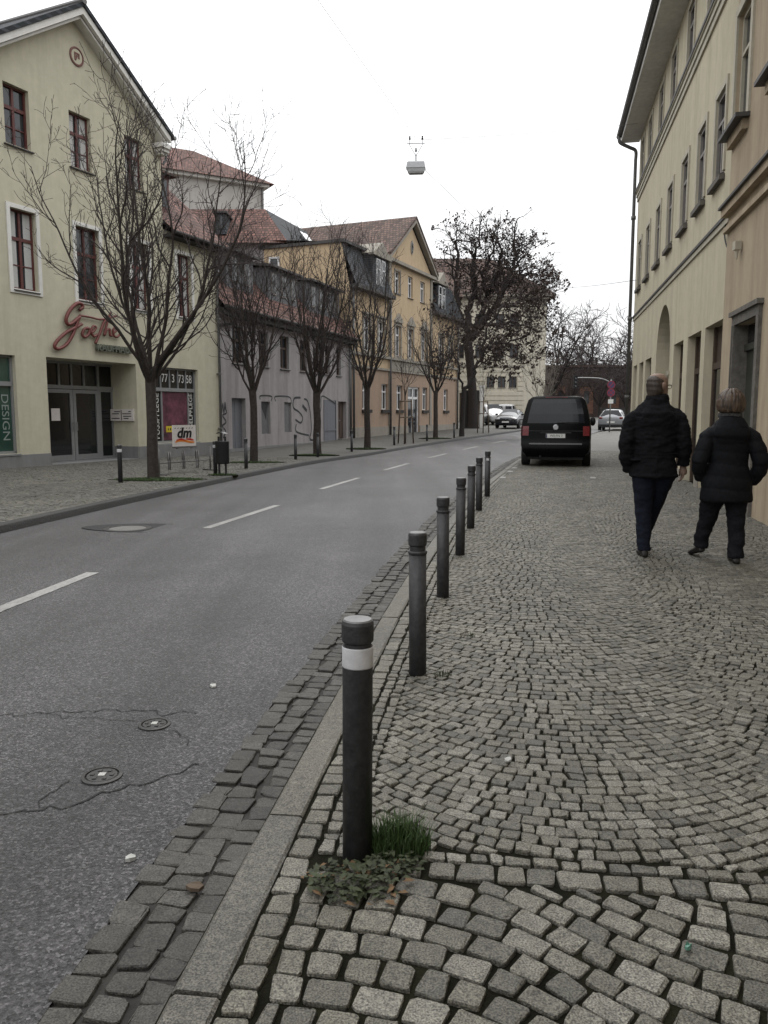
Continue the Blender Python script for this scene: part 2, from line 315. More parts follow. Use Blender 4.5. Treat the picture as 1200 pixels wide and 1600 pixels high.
# ------------------------------------------------------------------ street geometry
def zg(y):
    y = np.asarray(y, float); return np.where(y < 30, 0., .013 * (np.minimum(y, 110) - 30))
class Curve:
    """street line resampled by arc length, s = 0 where it passes y = 0, t to the right"""
    def __init__(c, pts):
        P = np.array(pts, float); d = np.r_[0, np.cumsum(np.hypot(*np.diff(P, axis=0).T))]
        s = np.arange(0, d[-1], .25); x = np.interp(s, d, P[:, 0]); y = np.interp(s, d, P[:, 1])
        for _ in range(60):
            x[1:-1] = (x[:-2] + 2 * x[1:-1] + x[2:]) / 4; y[1:-1] = (y[:-2] + 2 * y[1:-1] + y[2:]) / 4
        d = np.r_[0, np.cumsum(np.hypot(np.diff(x), np.diff(y)))]
        s0 = np.interp(0, y, d); c.s = d - s0; c.x = x; c.y = y
        tx = np.gradient(x, d); ty = np.gradient(y, d); n = np.hypot(tx, ty); c.tx = tx / n; c.ty = ty / n
    def at(c, s, t):
        x = np.interp(s, c.s, c.x); y = np.interp(s, c.s, c.y); tx = np.interp(s, c.s, c.tx); ty = np.interp(s, c.s, c.ty)
        return x + ty * t, y - tx * t
    def heading(c, s): return math.atan2(float(np.interp(s, c.s, c.tx)), float(np.interp(s, c.s, c.ty)))
    def inv(c, x, y):
        i = np.argmin((c.x - x) ** 2 + (c.y - y) ** 2); dx = x - c.x[i]; dy = y - c.y[i]
        return c.s[i] + dx * c.tx[i] + dy * c.ty[i], dx * c.ty[i] - dy * c.tx[i]
RK = Curve([(-1.75, -8), (-1.05, -3), (-.62, 1.4), (-.25, 4.1), (.03, 6.1), (.70, 10.1), (1.12, 12.3), (2.25, 17.4), (4.35, 26.0), (6.6, 33.2), (9.55, 41), (14, 52.2), (19.5, 66), (32, 97)])
LK = Curve([(-7.6, -6), (-5.6, 6.8), (-5.07, 10.46), (-4.45, 14.3), (-3.5, 19.5), (-2.2, 25.5), (1.13, 35.2), (4.14, 43.1), (8.7, 54.4), (14.1, 68), (26, 100)])

def mesh_np(name, verts, faces, mat, rnd=None, smooth=None):
    """faces: list of int arrays (n,k)"""
    me = bpy.data.meshes.new(name); me.vertices.add(len(verts)); me.vertices.foreach_set('co', np.asarray(verts, np.float32).ravel())
    tot = np.concatenate([np.full(len(f), f.shape[1]) for f in faces]); idx = np.concatenate([f.ravel() for f in faces]).astype(np.int32)
    me.loops.add(len(idx)); me.loops.foreach_set('vertex_index', idx)
    me.polygons.add(len(tot)); st = np.r_[0, np.cumsum(tot)[:-1]].astype(np.int32)
    me.polygons.foreach_set('loop_start', st)
    me.materials.append(mat)
    me.update(calc_edges=True)
    if rnd is not None:
        a = me.attributes.new('rnd', 'FLOAT', 'FACE'); a.data.foreach_set('value', np.asarray(rnd, np.float32))
    if smooth is not None: me.polygons.foreach_set('use_smooth', np.full(len(tot), smooth))
    me.validate(); return me

def strip(name, curve, s0, s1, ds, ts, zfun, mat, kind='structure'):
    """sheet following a street curve; ts list of t, zfun(t)"""
    s = np.arange(s0, s1 + 1e-6, ds); ts = np.asarray(ts, float); S, T = np.meshgrid(s, ts, indexing='ij')
    x, y = curve.at(S.ravel(), T.ravel()); z = np.array([zfun(t) for t in T.ravel()]) + zg(y)
    n, k = len(s), len(ts); i = np.arange(n - 1)[:, None] * k + np.arange(k - 1)[None, :]; i = i.ravel()
    f = np.stack([i, i + 1, i + k + 1, i + k], 1)
    o = link(name, mesh_np(name, np.stack([x, y, z], 1), [f], mat)); return tag(o, kind=kind)

def road_z(t):      # t measured from the right kerb, negative over the road
    return -.05 - .012 * min(max(-t - .33, 0), 6.0) * .85

def stones(cs, ct, a, b, ang, curve, n, zbase, jit, htvar=.003, mapz=None, gap=0.0):
    """rounded stone blocks; centre (cs,ct) street coords, half sizes a (along ang) b, returns verts, faces, rnd"""
    m = len(cs); th = (np.arange(n) + .5) / n * 2 * np.pi
    e = .23 if n >= 8 else .3
    ux = np.sign(np.cos(th)) * np.abs(np.cos(th)) ** e; uy = np.sign(np.sin(th)) * np.abs(np.sin(th)) ** e
    if n == 4: ux = np.array([1, -1, -1, 1.]); uy = np.array([1, 1, -1, -1.])
    # corner jitter, bilinear over the four corners
    cj = rng.normal(0, jit, (m, 2, 2, 2))
    X = ux[None] * a[:, None]; Y = uy[None] * b[:, None]
    wx = (ux[None] + 1) / 2; wy = (uy[None] + 1) / 2
    for d, A in ((0, X), (1, Y)):
        A += cj[:, 0, 0, d, None] * (1 - wx) * (1 - wy) + cj[:, 1, 0, d, None] * wx * (1 - wy) + cj[:, 0, 1, d, None] * (1 - wx) * wy + cj[:, 1, 1, d, None] * wx * wy
    if n >= 8:
        X += rng.normal(0, jit * .34, X.shape); Y += rng.normal(0, jit * .34, Y.shape)
    tilt = rng.normal(0, .014, (m, 2)); h = rng.normal(0, htvar, m)
    ca, sa = np.cos(ang)[:, None], np.sin(ang)[:, None]
    V = []
    rr = [(1.0, -.035), (1.0, -.006), (.972, -.0014), (.86, 0.)] if n >= 8 else [(1.0, -.03), (1.0, -.006), (.82, 0.)]
    for k, dz in rr:
        x = X * k; y = Y * k; T = ct[:, None] + x * ca - y * sa; S = cs[:, None] + x * sa + y * ca
        wxx, wyy = curve.at(S.ravel(), T.ravel())
        z = (dz + h[:, None] + tilt[:, :1] * x + tilt[:, 1:] * y + (rng.normal(0, .0011, x.shape) if n >= 8 else 0)).ravel() + zbase + zg(wyy)
        if mapz is not None: z = z + np.vectorize(mapz)(T.ravel())
        V.append(np.stack([wxx, wyy, z], 1).reshape(m, n, 3))
    V = np.stack(V, 1); q = V.shape[1]; base = (np.arange(m) * q * n)[:, None]
    F4 = []
    for r in range(q - 1):
        for j in range(n):
            F4.append(np.array([r * n + j, r * n + (j + 1) % n, (r + 1) * n + (j + 1) % n, (r + 1) * n + j]))
    F4 = np.array(F4); f4 = (base[:, :, None] + F4[None]).reshape(-1, 4)
    fc = base + (q - 1) * n + np.arange(n)[None]
    r = rng.random(m) * .85 + rng.random(m) * .15
    return V.reshape(-1, 3), f4, fc, r, len(F4)

def stone_object(name, parts, mat, smooth=False):
    Vs = []; F4 = []; FC = {}; R4 = []; RC = {}; b = 0
    for V, f4, fc, r, k in parts:
        Vs.append(V); F4.append(f4 + b); R4.append(np.repeat(r, k)); FC.setdefault(fc.shape[1], []).append(fc + b); RC.setdefault(fc.shape[1], []).append(r); b += len(V)
    f4 = np.concatenate(F4); r4 = np.concatenate(R4); faces = [f4]; rn = [r4]
    for k in FC: faces.append(np.concatenate(FC[k])); rn.append(np.concatenate(RC[k]))
    me = mesh_np(name, np.concatenate(Vs), faces, mat, np.concatenate(rn), smooth)
    return tag(link(name, me), kind='structure')

# --- bare ground to the horizon
mb = MB(); ys = [-60, 0, 15, 30, 50, 70, 90, 110, 160, 300, 900]
for i in range(len(ys) - 1):
    za, zb_ = float(zg(ys[i])) - .22, float(zg(ys[i + 1])) - .22
    mb.poly([(-700, ys[i], za), (700, ys[i], za), (700, ys[i + 1], zb_), (-700, ys[i + 1], zb_)])
tag(mb.build('ground', m_ground), kind='structure')
# --- road, on the line of the right kerb; the left edge is the left kerb
s = np.arange(-7, 95, .5); V = []; 
for si in s:
    xr, yr = RK.at(si, -.31 + .012 * math.sin(si * 9.1)); ls, lt = LK.inv(float(xr), float(yr)); xl, yl = LK.at(ls, .02)
    wd = math.hypot(xr - xl, yr - yl)
    for k in range(7):
        u = k / 6; x = xr + (xl - xr) * u; y = yr + (yl - yr) * u
        V.append((x, y, -.052 - .058 * u + float(zg(y))))
n = len(s); k = 7; ii = (np.arange(n - 1)[:, None] * k + np.arange(k - 1)[None, :]).ravel()
tag(link('road', mesh_np('road', V, [np.stack([ii + 1, ii, ii + k, ii + k + 1], 1)], m_asph)), kind='structure')
def zroad(x, y):
    _, t = RK.inv(x, y); ls, lt = LK.inv(x, y); u = (-t - .31) / max(.1, (-t - .31) + lt); return -.052 - .058 * min(max(u, 0), 1) + float(zg(y))
# --- centre dashes
def dash(p, q, wd=.13):
    p = Vector(p); q = Vector(q); d = (q - p).normalized(); nn = Vector((d.y, -d.x)) * wd / 2
    mb = MB(); N_ = 14
    for i in range(N_):
        a = p.lerp(q, i / N_); b = p.lerp(q, (i + 1) / N_); j1 = random.uniform(.9, 1.04); j2 = random.uniform(.9, 1.04)
        mb.poly([(a.x - nn.x * j1, a.y - nn.y * j1, zroad(a.x, a.y) + .005), (a.x + nn.x * j1, a.y + nn.y * j1, zroad(a.x, a.y) + .005), (b.x + nn.x * j2, b.y + nn.y * j2, zroad(b.x, b.y) + .005), (b.x - nn.x * j2, b.y - nn.y * j2, zroad(b.x, b.y) + .005)])
    tag(mb.build('road_marking', m_white), kind='structure')
for p, q in [((-3.25, 4.6), (-2.83, 7.65)), ((-2.4, 10.69), (-1.8, 13.41)), ((-1.29, 16.37), (-.62, 19.24)), ((.0, 21.9), (.75, 24.9)), ((1.56, 28.2), (2.4, 31.0)), ((3.3, 33.6), (4.25, 36.3)), ((5.3, 39.2), (6.4, 42.0)), ((7.5, 45), (8.6, 47.7))]: dash(p, q)
# --- soil bed under the right pavement
strip('pavement_bed', RK, -7, 60, .5, [.0, .1, 1, 2, 3, 4, 5], lambda t: -.0125, m_joint)
strip('gutter_bed', RK, -7, 60, .5, [-.36, -.2, .005], lambda t: -.0625, m_gbed)
# --- kerb stones of the right side
mb = MB(); rn = []
sx = -6.0
while sx < 55:
    ln = random.uniform(.85, 1.15); ee = .006; T0, T1 = .0, .135; dz = random.uniform(-.004, .004)
    pr = [(T0 + .012, -.12), (T0, -.1), (T0 + .004, -.012), (T0 + .016, 0), (T1 - .01, .001), (T1, -.006), (T1, -.12)]
    rings_ = []
    for f in np.linspace(sx + ee, sx + ln - ee, 5):
        ring = []
        for t, z in pr:
            x, y = RK.at(f, t + random.uniform(-.0025, .0025)); ring.append((float(x), float(y), z + dz + random.uniform(-.0015, .0015) + float(zg(y))))
        rings_.append(ring)
    b0 = len(mb.f); mb.rings(rings_); r = random.random(); rn += [r] * (len(mb.f) - b0); sx += ln
me = mb.mesh('kerb_right', m_kerb); a = me.attributes.new('rnd', 'FLOAT', 'FACE'); a.data.foreach_set('value', rn)
tag(link('kerb', me), kind='structure')
# --- gutter setts, three courses
parts = []
for row, (tc, wdt) in enumerate(((-.275, .105), (-.165, .10), (-.055, .095))):
    cs = []; L_ = []; s_ = -2.0
    while s_ < 40:
        l = random.uniform(.078, .115); cs.append(s_ + l / 2); L_.append(l); s_ += l
    cs = np.array(cs); L_ = np.array(L_); near = cs < 9
    for sel, nn_ in ((near, 12), (~near, 4)):
        c = cs[sel]; m = len(c)
        parts.append(stones(c, tc + rng.normal(0, .005, m), np.full(m, wdt / 2 - .001) + rng.normal(0, .002, m), L_[sel] / 2 - .0035, np.zeros(m), RK, nn_, (-.050, -.0525, -.0555)[row], .006, .0035))
stone_object('gutter', parts, m_gut)
# --- pavement setts
wall_x = lambda y: 3.06 + .2 * y
def clipadd(out, ss, tt, a, b, pm, lo, hi, tmin=.342):
    """trim a stone against the cross course and the border course"""
    ext = b * math.cos(pm) + a * abs(math.sin(pm)) * .75
    if ss - ext < lo:
        cut = lo - (ss - ext)
        if cut > 1.5 * ext: return
        b -= cut / 2; a -= cut * .25 * abs(math.sin(pm)); ss += cut / 2
    if ss + ext > hi:
        cut = ss + ext - hi
        if cut > 1.5 * ext: return
        b -= cut / 2; a -= cut * .25 * abs(math.sin(pm)); ss -= cut / 2
    et = a * math.cos(pm) + b * abs(math.sin(pm)) * .6
    if tt - et < tmin:
        cut = tmin - (tt - et)
        if cut > 1.5 * et: return
        a -= cut / 2; tt += cut / 2
    if a > .012 and b > .012: out.append((ss, tt, a, b, pm))
def right_stones(smin, smax):
    out = []
    # border courses beside the kerb
    for tc, wd, lo, hi in ((.187, .088, .08, .12), (.263, .056, .05, .085), (.318, .052, .05, .08)):
        s_ = smin if tc < .2 else 2.56
        while s_ < smax:
            l = random.uniform(lo, hi); out.append((s_ + l / 2, tc, wd / 2 - .0045, l / 2 - .0055, 0.)); s_ += l
    S0 = 2.62
    # segmental arcs
    Rr, per, c0, p = 1.12, 1.56, 1.11, .065
    for ci in range(4):
        c = c0 + ci * per; phmax = math.asin(per / 2 / Rr)
        sag = Rr - math.sqrt(Rr * Rr - per * per / 4)
        for kk in range(int((smin - sag - 1) / p), int((smax + 1) / p)):
            y0 = kk * p + .006 * math.sin(kk * .31 + ci * 2) + ci * .13
            ph = -phmax + random.uniform(0, .03)
            while ph < phmax - .02:
                dl = random.uniform(.054, .082) / Rr; 
                if ph + dl > phmax + .02: dl = max(.04 / Rr, phmax - ph + .012)
                pm = ph + dl / 2; tt = c + Rr * math.sin(pm); ss = y0 + Rr - Rr * math.cos(pm)
                th = p * math.cos(pm) ** .85
                if smin < ss < smax: clipadd(out, ss, tt, dl * Rr / 2 - .0034, th / 2 - .0036, pm, 2.632, 99)
                ph += dl
        for q in range(int((smax - 2.65) / .074)):      # little key stones where two arcs meet
            out.append((2.68 + q * .074 + random.gauss(0, .006), c + per / 2 + random.gauss(0, .006), random.uniform(.02, .026), random.uniform(.02, .026), math.pi / 4 + random.gauss(0, .1)))
    # cross course of long blocks + a course of small ones, where the drive begins
    for sc, wd, lo, hi in ((2.51, .095, .09, .15), (2.595, .06, .055, .09)):
        t_ = .345
        while t_ < 5:
            l = random.uniform(lo, hi); out.append((sc + random.gauss(0, .004), t_ + l / 2, l / 2 - .0055, wd / 2 - .005, 0.)); t_ += l
    # coarse setts of the drive, near the camera
    p2 = .102
    tq = np.linspace(0, 4, 400); sq = -.72 * np.exp(-((tq - 1.08) / .42) ** 2) + .5 * np.exp(-((tq - 2.9) / .5) ** 2); fq = np.cumsum(sq) * (tq[1] - tq[0])
    for kk in range(int((smin - 2.4) / p2), int(3 / p2)):
        t_ = .238; first = random.uniform(.5, 1.0)
        while t_ < 3.4:
            sl_ = math.atan(float(np.interp(t_ + .06, tq, sq))); l = random.uniform(.09, .135) * math.cos(sl_) * first; first = 1.0; tm = t_ + l / 2; pm = math.atan(float(np.interp(tm, tq, sq)))
            ss = kk * p2 + float(np.interp(tm, tq, fq)) + .5; hb = p2 * math.cos(pm) / 2
            if ss > smin: clipadd(out, ss, tm, l / math.cos(pm) / 2 - .0065, hb - .0065, pm, -9, 2.460, .236)
            t_ += l
    return np.array(out)
A = right_stones(.35, 33.0)
wx, wy = RK.at(A[:, 0], A[:, 1]); A = A[wx < wall_x(wy) + .08]
near = A[:, 0] < 6.5
parts = []
for sel, nn_, jt in ((near, 12, .0038), (~near, 4, .003)):
    B = A[sel]; parts.append(stones(B[:, 0], B[:, 1], B[:, 2], B[:, 3], B[:, 4], RK, nn_, 0.0, jt, .0018))
stone_object('pavement', parts, m_sett)
strip('pavement_beyond', RK, 32.9, 70, .5, [.135, 1, 2, 3, 4, 5, 6, 9, 14], lambda t: -.004, m_sett)
# --- left kerb and pavement
strip('kerb_left_face', LK, -4, 80, .4, [.03, .0, -.012, -.15], lambda t: -.13 if t > .02 else (-.02 if t > -.005 else 0.0), m_kerb2)
strip('left_pavement_bed', LK, -4, 85, .5, [-.15, -1, -3, -6, -9, -12, -16], lambda t: -.022, m_mosaic)
out = []
for ci in range(7):
    Rr, per, p = 1.0, 1.35, .085; c = -.32 - per / 2 - ci * per; pmx = math.asin(per / 2 / Rr)
    for kk in range(int(7.5 / p), int(27 / p)):
        ph = -pmx + random.uniform(0, .03)
        while ph < pmx - .02:
            dl = random.uniform(.07, .115) / Rr; pm = ph + dl / 2
            out.append((kk * p + Rr - Rr * math.cos(pm), c + Rr * math.sin(pm), dl * Rr / 2 - .005, p * math.cos(pm) / 2 - .004, pm)); ph += dl
for tc in (-.2, -.285):
    s_ = 7.
    while s_ < 27:
        l = random.uniform(.08, .13); out.append((s_ + l / 2, tc, .038, l / 2 - .005, 0)); s_ += l
B = np.array(out)
stone_object('left_pavement', [stones(B[:, 0], B[:, 1], B[:, 2], B[:, 3], B[:, 4], LK, 4, 0.0, .006, .003)], m_mosaic)
# forecourt far beyond
mb = MB(); mb.poly([(5.6, 58, .33), (60, 58, .33), (60, 120, 1.0), (5.6, 120, 1.0)]); tag(mb.build('forecourt', m_mosaic), kind='structure')
# --- parking bay marks (pale stones)
for s_, t_ in ((18.6, .25), (20.6, .25), (22.0, .25), (18.0, 3.1), (20.2, 3.15), (19.0, 2.25)):
    x, y = RK.at(s_, t_); h = RK.heading(s_); mb = MB(); mb.box(-.06, .06, -.22, .22, -.02, .012)
    tag(mb.build('bay_marking', m_white, None, (float(x), float(y), 0), (0, 0, -h)), kind='structure')
# --- cracks in the asphalt
def crack(pts, wd):
    mb = MB(); P = []
    for i in range(len(pts) - 1):
        a, b = Vector(pts[i]), Vector(pts[i + 1]); k = max(2, int((b - a).length / .035))
        for j in range(k): P.append(a.lerp(b, j / k))
    P.append(Vector(pts[-1])); off = 0.
    for i in range(1, len(P) - 1): off = off * .45 + random.gauss(0, .016); P[i] = P[i] + Vector((random.gauss(0, .008), off))
    for i in range(len(P) - 1):
        a, b = P[i], P[i + 1]; d = (b - a).normalized(); nn = Vector((-d.y, d.x)); w1 = wd * random.uniform(.2, 1); w2 = wd * random.uniform(.2, 1)
        z1, z2 = zroad(a.x, a.y) + .003, zroad(b.x, b.y) + .003
        mb.poly([(a.x - nn.x * w1, a.y - nn.y * w1, z1), (b.x - nn.x * w2, b.y - nn.y * w2, z2), (b.x + nn.x * w2, b.y + nn.y * w2, z2), (a.x + nn.x * w1, a.y + nn.y * w1, z1)])
    tag(mb.build('road_crack', m_crack), kind='structure')
crack([(-2.3, 2.82), (-1.6, 2.86), (-1.25, 2.93), (-.98, 3.12), (-.8, 3.3)], .006)
crack([(-2.6, 3.7), (-1.8, 3.93), (-1.4, 3.96), (-1.15, 3.9), (-.95, 3.9)], .005)
crack([(-1.2, 3.72), (-1.0, 3.66), (-.9, 3.5)], .004); crack([(-1.3, 3.15), (-1.35, 2.98), (-1.3, 2.93)], .004)
crack([(-1.75, 3.93), (-1.5, 3.85), (-1.2, 3.8)], .003)
# --- valve caps, manhole
def valve(x, y, r, lab):
    t = empty('valve_cap', (x, y, zroad(x, y)))
    tag(t, lab, 'valve cap', 'valve caps in the road')
    mb = MB(); mb.lathe([(r * 1.25, -.03), (r * 1.22, .007), (r * 1.02, .010), (r * 1.0, -.004)], 28); mb.build('surround_ring', m_iron, t)
    mb = MB(); mb.smooth = False; mb.lathe([(r * .96, -.02), (r * .96, .004), (r * .9, .009)], 28)
    for q in range(6):
        a = q * math.pi / 3; mb.box(r * .6 * math.cos(a) - .008, r * .6 * math.cos(a) + .008, r * .6 * math.sin(a) - .008, r * .6 * math.sin(a) + .008, .006, .0125)
    l = mb.build('lid', m_iron, t)
    mb = MB(); mb.box(-.014, .014, -.014, .014, .008, .013); mb.build('mark', m_litter, l)
valve(-1.12, 3.75, .062, 'small round iron valve cap in the asphalt, the farther of two'); valve(-1.18, 3.19, .068, 'small round iron valve cap in the asphalt, the nearer of two')
t = empty('manhole_cover', (-3.48, 10.75, zroad(-3.48, 10.75))); tag(t, 'round manhole cover with pale concrete centre in a dark asphalt patch', 'manhole')
mb = MB(); P = []
for q in range(48):
    a = q / 48 * 2 * math.pi; ca_ = math.cos(a); P.append((.95 * ca_ + .3, (.44 if math.sin(a) > 0 else .36) * math.copysign(abs(math.sin(a)) ** 1.25, math.sin(a)) - .12 * ca_))
mb.prismz(P, -.03, .0035); mb.build('asphalt_patch', M('patch_asphalt', (.017, .017, .0175), .85, .3, 60, .5, 150), t)
mb = MB()
for q in range(48):
    a = P[q]; b = P[(q + 1) % 48]; mb.poly([(a[0], a[1], .0045), (b[0], b[1], .0045), (b[0] * 1.03, b[1] * 1.07, .0045), (a[0] * 1.03, a[1] * 1.07, .0045)])
mb.build('patch_joint', m_crack, t)
mb = MB(); mb.lathe([(.32, -.03), (.32, .008), (.25, .010), (.25, -.01)], 40); mb.build('cover_ring', m_iron, t)
mb = MB(); mb.lathe([(.245, -.03), (.245, .006), (.225, .009)], 40); mb.build('cover_plate', m_conc, t)
# ------------------------------------------------------------------ buildings: local x along the facade, y inward (s=+1) or outward axis flipped (s=-1)
def text_mesh(txt, size, ext=.004, sx=1.0, bold=0.0):
    c = bpy.data.curves.new('lettering', 'FONT'); c.body = txt; c.size = size; c.extrude = ext; c.align_x = 'CENTER'; c.align_y = 'CENTER'; c.offset = bold
    o = bpy.data.objects.new('lettering', c); COL.objects.link(o); bpy.context.view_layer.update()
    me = bpy.data.meshes.new_from_object(o.evaluated_get(bpy.context.evaluated_depsgraph_get())); bpy.data.objects.remove(o); bpy.data.curves.remove(c)
    if sx != 1:
        for v in me.vertices: v.co.x *= sx
    return me
def add_text(name, txt, size, mat, parent, loc, rot, ext=.004, sx=1.0, bold=0.0):
    me = text_mesh(txt, size, ext, sx, bold); me.materials.clear(); me.materials.append(mat); return link(name, me, parent, loc, rot)
UP = (R(90), 0, 0)        # text upright on a left-hand facade, facing the street

class Facade:
    def __init__(f, name, x, y, hd, s, label, cat, z=0.0):
        f.root = empty(name, (x, y, z), R(90 - hd)); tag(f.root, label, cat); f.s = s; f.cache = {}
    def Y(f, v): return f.s * v
    def wall(f, mb, u0, u1, z0, z1, holes, rev=.2):
        us = sorted({u0, u1, *[a for h in holes for a in (h[0], h[1])]}); zs = sorted({z0, z1, *[a for h in holes for a in (h[2], h[3])]})
        for i in range(len(us) - 1):
            for j in range(len(zs) - 1):
                cu, cz = (us[i] + us[i + 1]) / 2, (zs[j] + zs[j + 1]) / 2
                if any(h[0] < cu < h[1] and h[2] < cz < h[3] for h in holes): continue
                mb.poly([(us[i], 0, zs[j]), (us[i + 1], 0, zs[j]), (us[i + 1], 0, zs[j + 1]), (us[i], 0, zs[j + 1])])
        for h in holes:
            a, b, c, d = h[:4]; v = f.Y(h[4] if len(h) > 4 else rev)
            mb.poly([(a, 0, c), (a, v, c), (a, v, d), (a, 0, d)]); mb.poly([(b, 0, c), (b, 0, d), (b, v, d), (b, v, c)])
            mb.poly([(a, 0, d), (b, 0, d), (b, v, d), (a, v, d)]); mb.poly([(a, 0, c), (a, v, c), (b, v, c), (b, 0, c)])
    def shell(f, mb, u0, u1, z0, z1, depth, ends=(1, 1), back=True):
        v = f.Y(depth)
        if ends[0]: mb.poly([(u0, 0, z0), (u0, 0, z1), (u0, v, z1), (u0, v, z0)])
        if ends[1]: mb.poly([(u1, 0, z0), (u1, v, z0), (u1, v, z1), (u1, 0, z1)])
        if back: mb.poly([(u0, v, z0), (u0, v, z1), (u1, v, z1), (u1, v, z0)])
    def window(f, u0, u1, z0, z1, v=.14, fm=None, style='cross', sill=None, gm=None, surround=None, sw=.12, name='window', curtain=False, fw=.055):
        """frame mesh with pane, sill and surround below it"""
        w_, h_ = u1 - u0, z1 - z0; s = f.s; key = (round(w_, 2), round(h_, 2), style, fm.name, name, fw)
        if key not in f.cache:
            mb = MB(); fr = fw; a, b = -w_ / 2, w_ / 2; Y0, Y1 = sorted((f.Y(-.03), f.Y(.04)))
            mb.box(a, a + fr, Y0, Y1, 0, h_); mb.box(b - fr, b, Y0, Y1, 0, h_); mb.box(a + fr, b - fr, Y0, Y1, 0, fr); mb.box(a + fr, b - fr, Y0, Y1, h_ - fr, h_)
            y0, y1 = sorted((f.Y(-.022), f.Y(.035))); y2, y3 = sorted((f.Y(-.012), f.Y(.03)))
            if style in ('cross', 'crossbar', 'tee'):
                zt = h_ * (.64 if style != 'tee' else .7)
                mb.box(a + fr, b - fr, Y0 + .002, Y1 - .002, zt - .05, zt + .04); 
                mb.box(-.04, .04, y0, y1, fr, zt - .05); mb.box(-.035, .035, y0, y1, zt + .04, h_ - fr)
            if style == 'crossbar':
                for c0, c1 in ((a + fr, -.04), (.04, b - fr)): mb.box(c0, c1, y2, y3, h_ * .30, h_ * .30 + .028)
            if style == 'upper':
                zt = h_ * .66; mb.box(a + fr, b - fr, Y0 + .002, Y1 - .002, zt - .03, zt + .03); mb.box(-.03, .03, y0, y1, fr, zt - .03)
            if style == 'double': mb.box(-.05, .05, y0, y1, fr, h_ - fr)
            f.cache[key] = mb.mesh(name, fm)
            g = MB(); yy = f.Y(.02); g.box(a + .02, b - .02, min(yy, yy + .012 * s), max(yy, yy + .012 * s), .02, h_ - .02); f.cache[key + ('g',)] = g.mesh('pane', gm or m_glass)
        o = link(name, f.cache[key], f.root, ((u0 + u1) / 2, f.Y(v), z0)); pane = f.cache[key + ('g',)]
        g = link('pane', pane, o)
        if gm and pane.materials[0] != gm: g.data = pane.copy(); g.data.materials[0] = gm
        if curtain:
            c = MB(); ya, yb = sorted((f.Y(.004), f.Y(.012))); hh = h_ * random.uniform(.25, .6); c.box(-w_ / 2 + fw, -w_ / 2 + fw + w_ * .3, ya, yb, fw, h_ - fw); c.box(w_ / 2 - fw - w_ * .28, w_ / 2 - fw, ya, yb, fw, h_ - fw); c.build('curtain', m_curtain, o)
        if sill:
            k = MB(); ya, yb = sorted((f.Y(-v - .07), f.Y(-.035))); k.prismx([(ya if s > 0 else yb, -.06), (ya if s > 0 else yb, -.035), (yb if s > 0 else ya, -.003), (yb if s > 0 else ya, -.06)], -w_ / 2 - .06 + (.055 if surround else 0), w_ / 2 + .06 - (.055 if surround else 0)); k.build('sill', sill, o)
        if surround:
            k = MB(); ya, yb = sorted((f.Y(-v - .035), f.Y(-v + .002))); a, b = -w_ / 2, w_ / 2
            k.box(a - sw, a, ya, yb, -.0, h_ + sw); k.box(b, b + sw, ya, yb, -.0, h_ + sw); k.box(a, b, ya, yb, h_, h_ + sw); k.box(a - sw, b + sw, ya, yb, -sw, -.0) if style != 'upper' else None
            k.build('surround', surround, o)
        return o
    def part(f, name, mb, mats, parent=None): return mb.build(name, mats, parent or f.root)
    def B(f, mb, u0, u1, v0, v1, z0, z1):
        a, b = sorted((f.Y(v0), f.Y(v1))); mb.box(u0, u1, a, b, z0, z1); return mb
    def P(f, u, v, z): return (u, f.Y(v), z)

# ================================================================== 1  green gabled shop building
G = Facade('shop_building', -9.53, 22.82, 24.7, 1, 'pale green gabled shop building with dark red windows and deep entrance on the left', 'building')
mw = MB()
Wt = [(-.92, -.10), (1.30, 2.12), (3.52, 4.32)]; Wm = [(-.93, -.08), (1.34, 2.26), (3.60, 4.42), (5.86, 6.62), (-3.4, -2.5)]
holes = [(a, b, 4.80, 6.90, .2) for a, b in Wm] + [(.05, 3.67, -.02, 3.05, 1.12), (4.45, 6.83, .47, 3.02, .2), (-3.4, -1.0, .38, 3.02, .2)]
G.wall(mw, -30, 8.15, -.4, 7.55, holes)  # left stretch carried on out of view, added to shade the lower walls
G.wall(mw, -2.0, 5.2, 7.55, 10.22, [(a, b, 8.53, 10.06, .2) for a, b in Wt])
mw.poly([(-2.0, 0, 10.22), (5.2, 0, 10.22), (1.6, 0, 12.6)])
for u in (-2.0, 5.2): mw.poly([(u, 0, 7.55), (u, 8, 7.55), (u, 8, 10.22), (u, 0, 10.22)])
mw.poly([(-2.0, 8, 7.5), (5.2, 8, 7.5), (5.2, 8, 10.22), (1.6, 8, 12.6), (-2.0, 8, 10.22)])
G.shell(mw, -30, 8.15, -.4, 7.55, 9)
G.part('wall', mw, m_green)
k = MB(); G.B(k, -30, -.0 + .05, -.03, .0, -.4, .345); G.part('plinth', k, m_greyplinth)
k = MB(); G.B(k, 3.67, 8.15, -.03, 0, -.4, .40); k.poly([(3.668, 0.01, -.3), (3.668, 1.1, -.3), (3.668, 1.1, .40), (3.668, .01, .40)]); G.part('plinth', k, m_greyplinth)
k = MB(); G.B(k, 4.25, 7.5, -.16, -.03, -.3, .43); G.part('window_ledge', k, m_greyplinth)
for a, b in Wt: G.window(a, b, 8.53, 10.06, .16, m_redwood, 'crossbar', m_sill, curtain=a > 0)
for i, (a, b) in enumerate(Wm): G.window(a, b, 4.80, 6.90, .16, m_redwood, 'crossbar', m_sill, surround=m_trimw, sw=.115, curtain=i in (0, 2, 3))
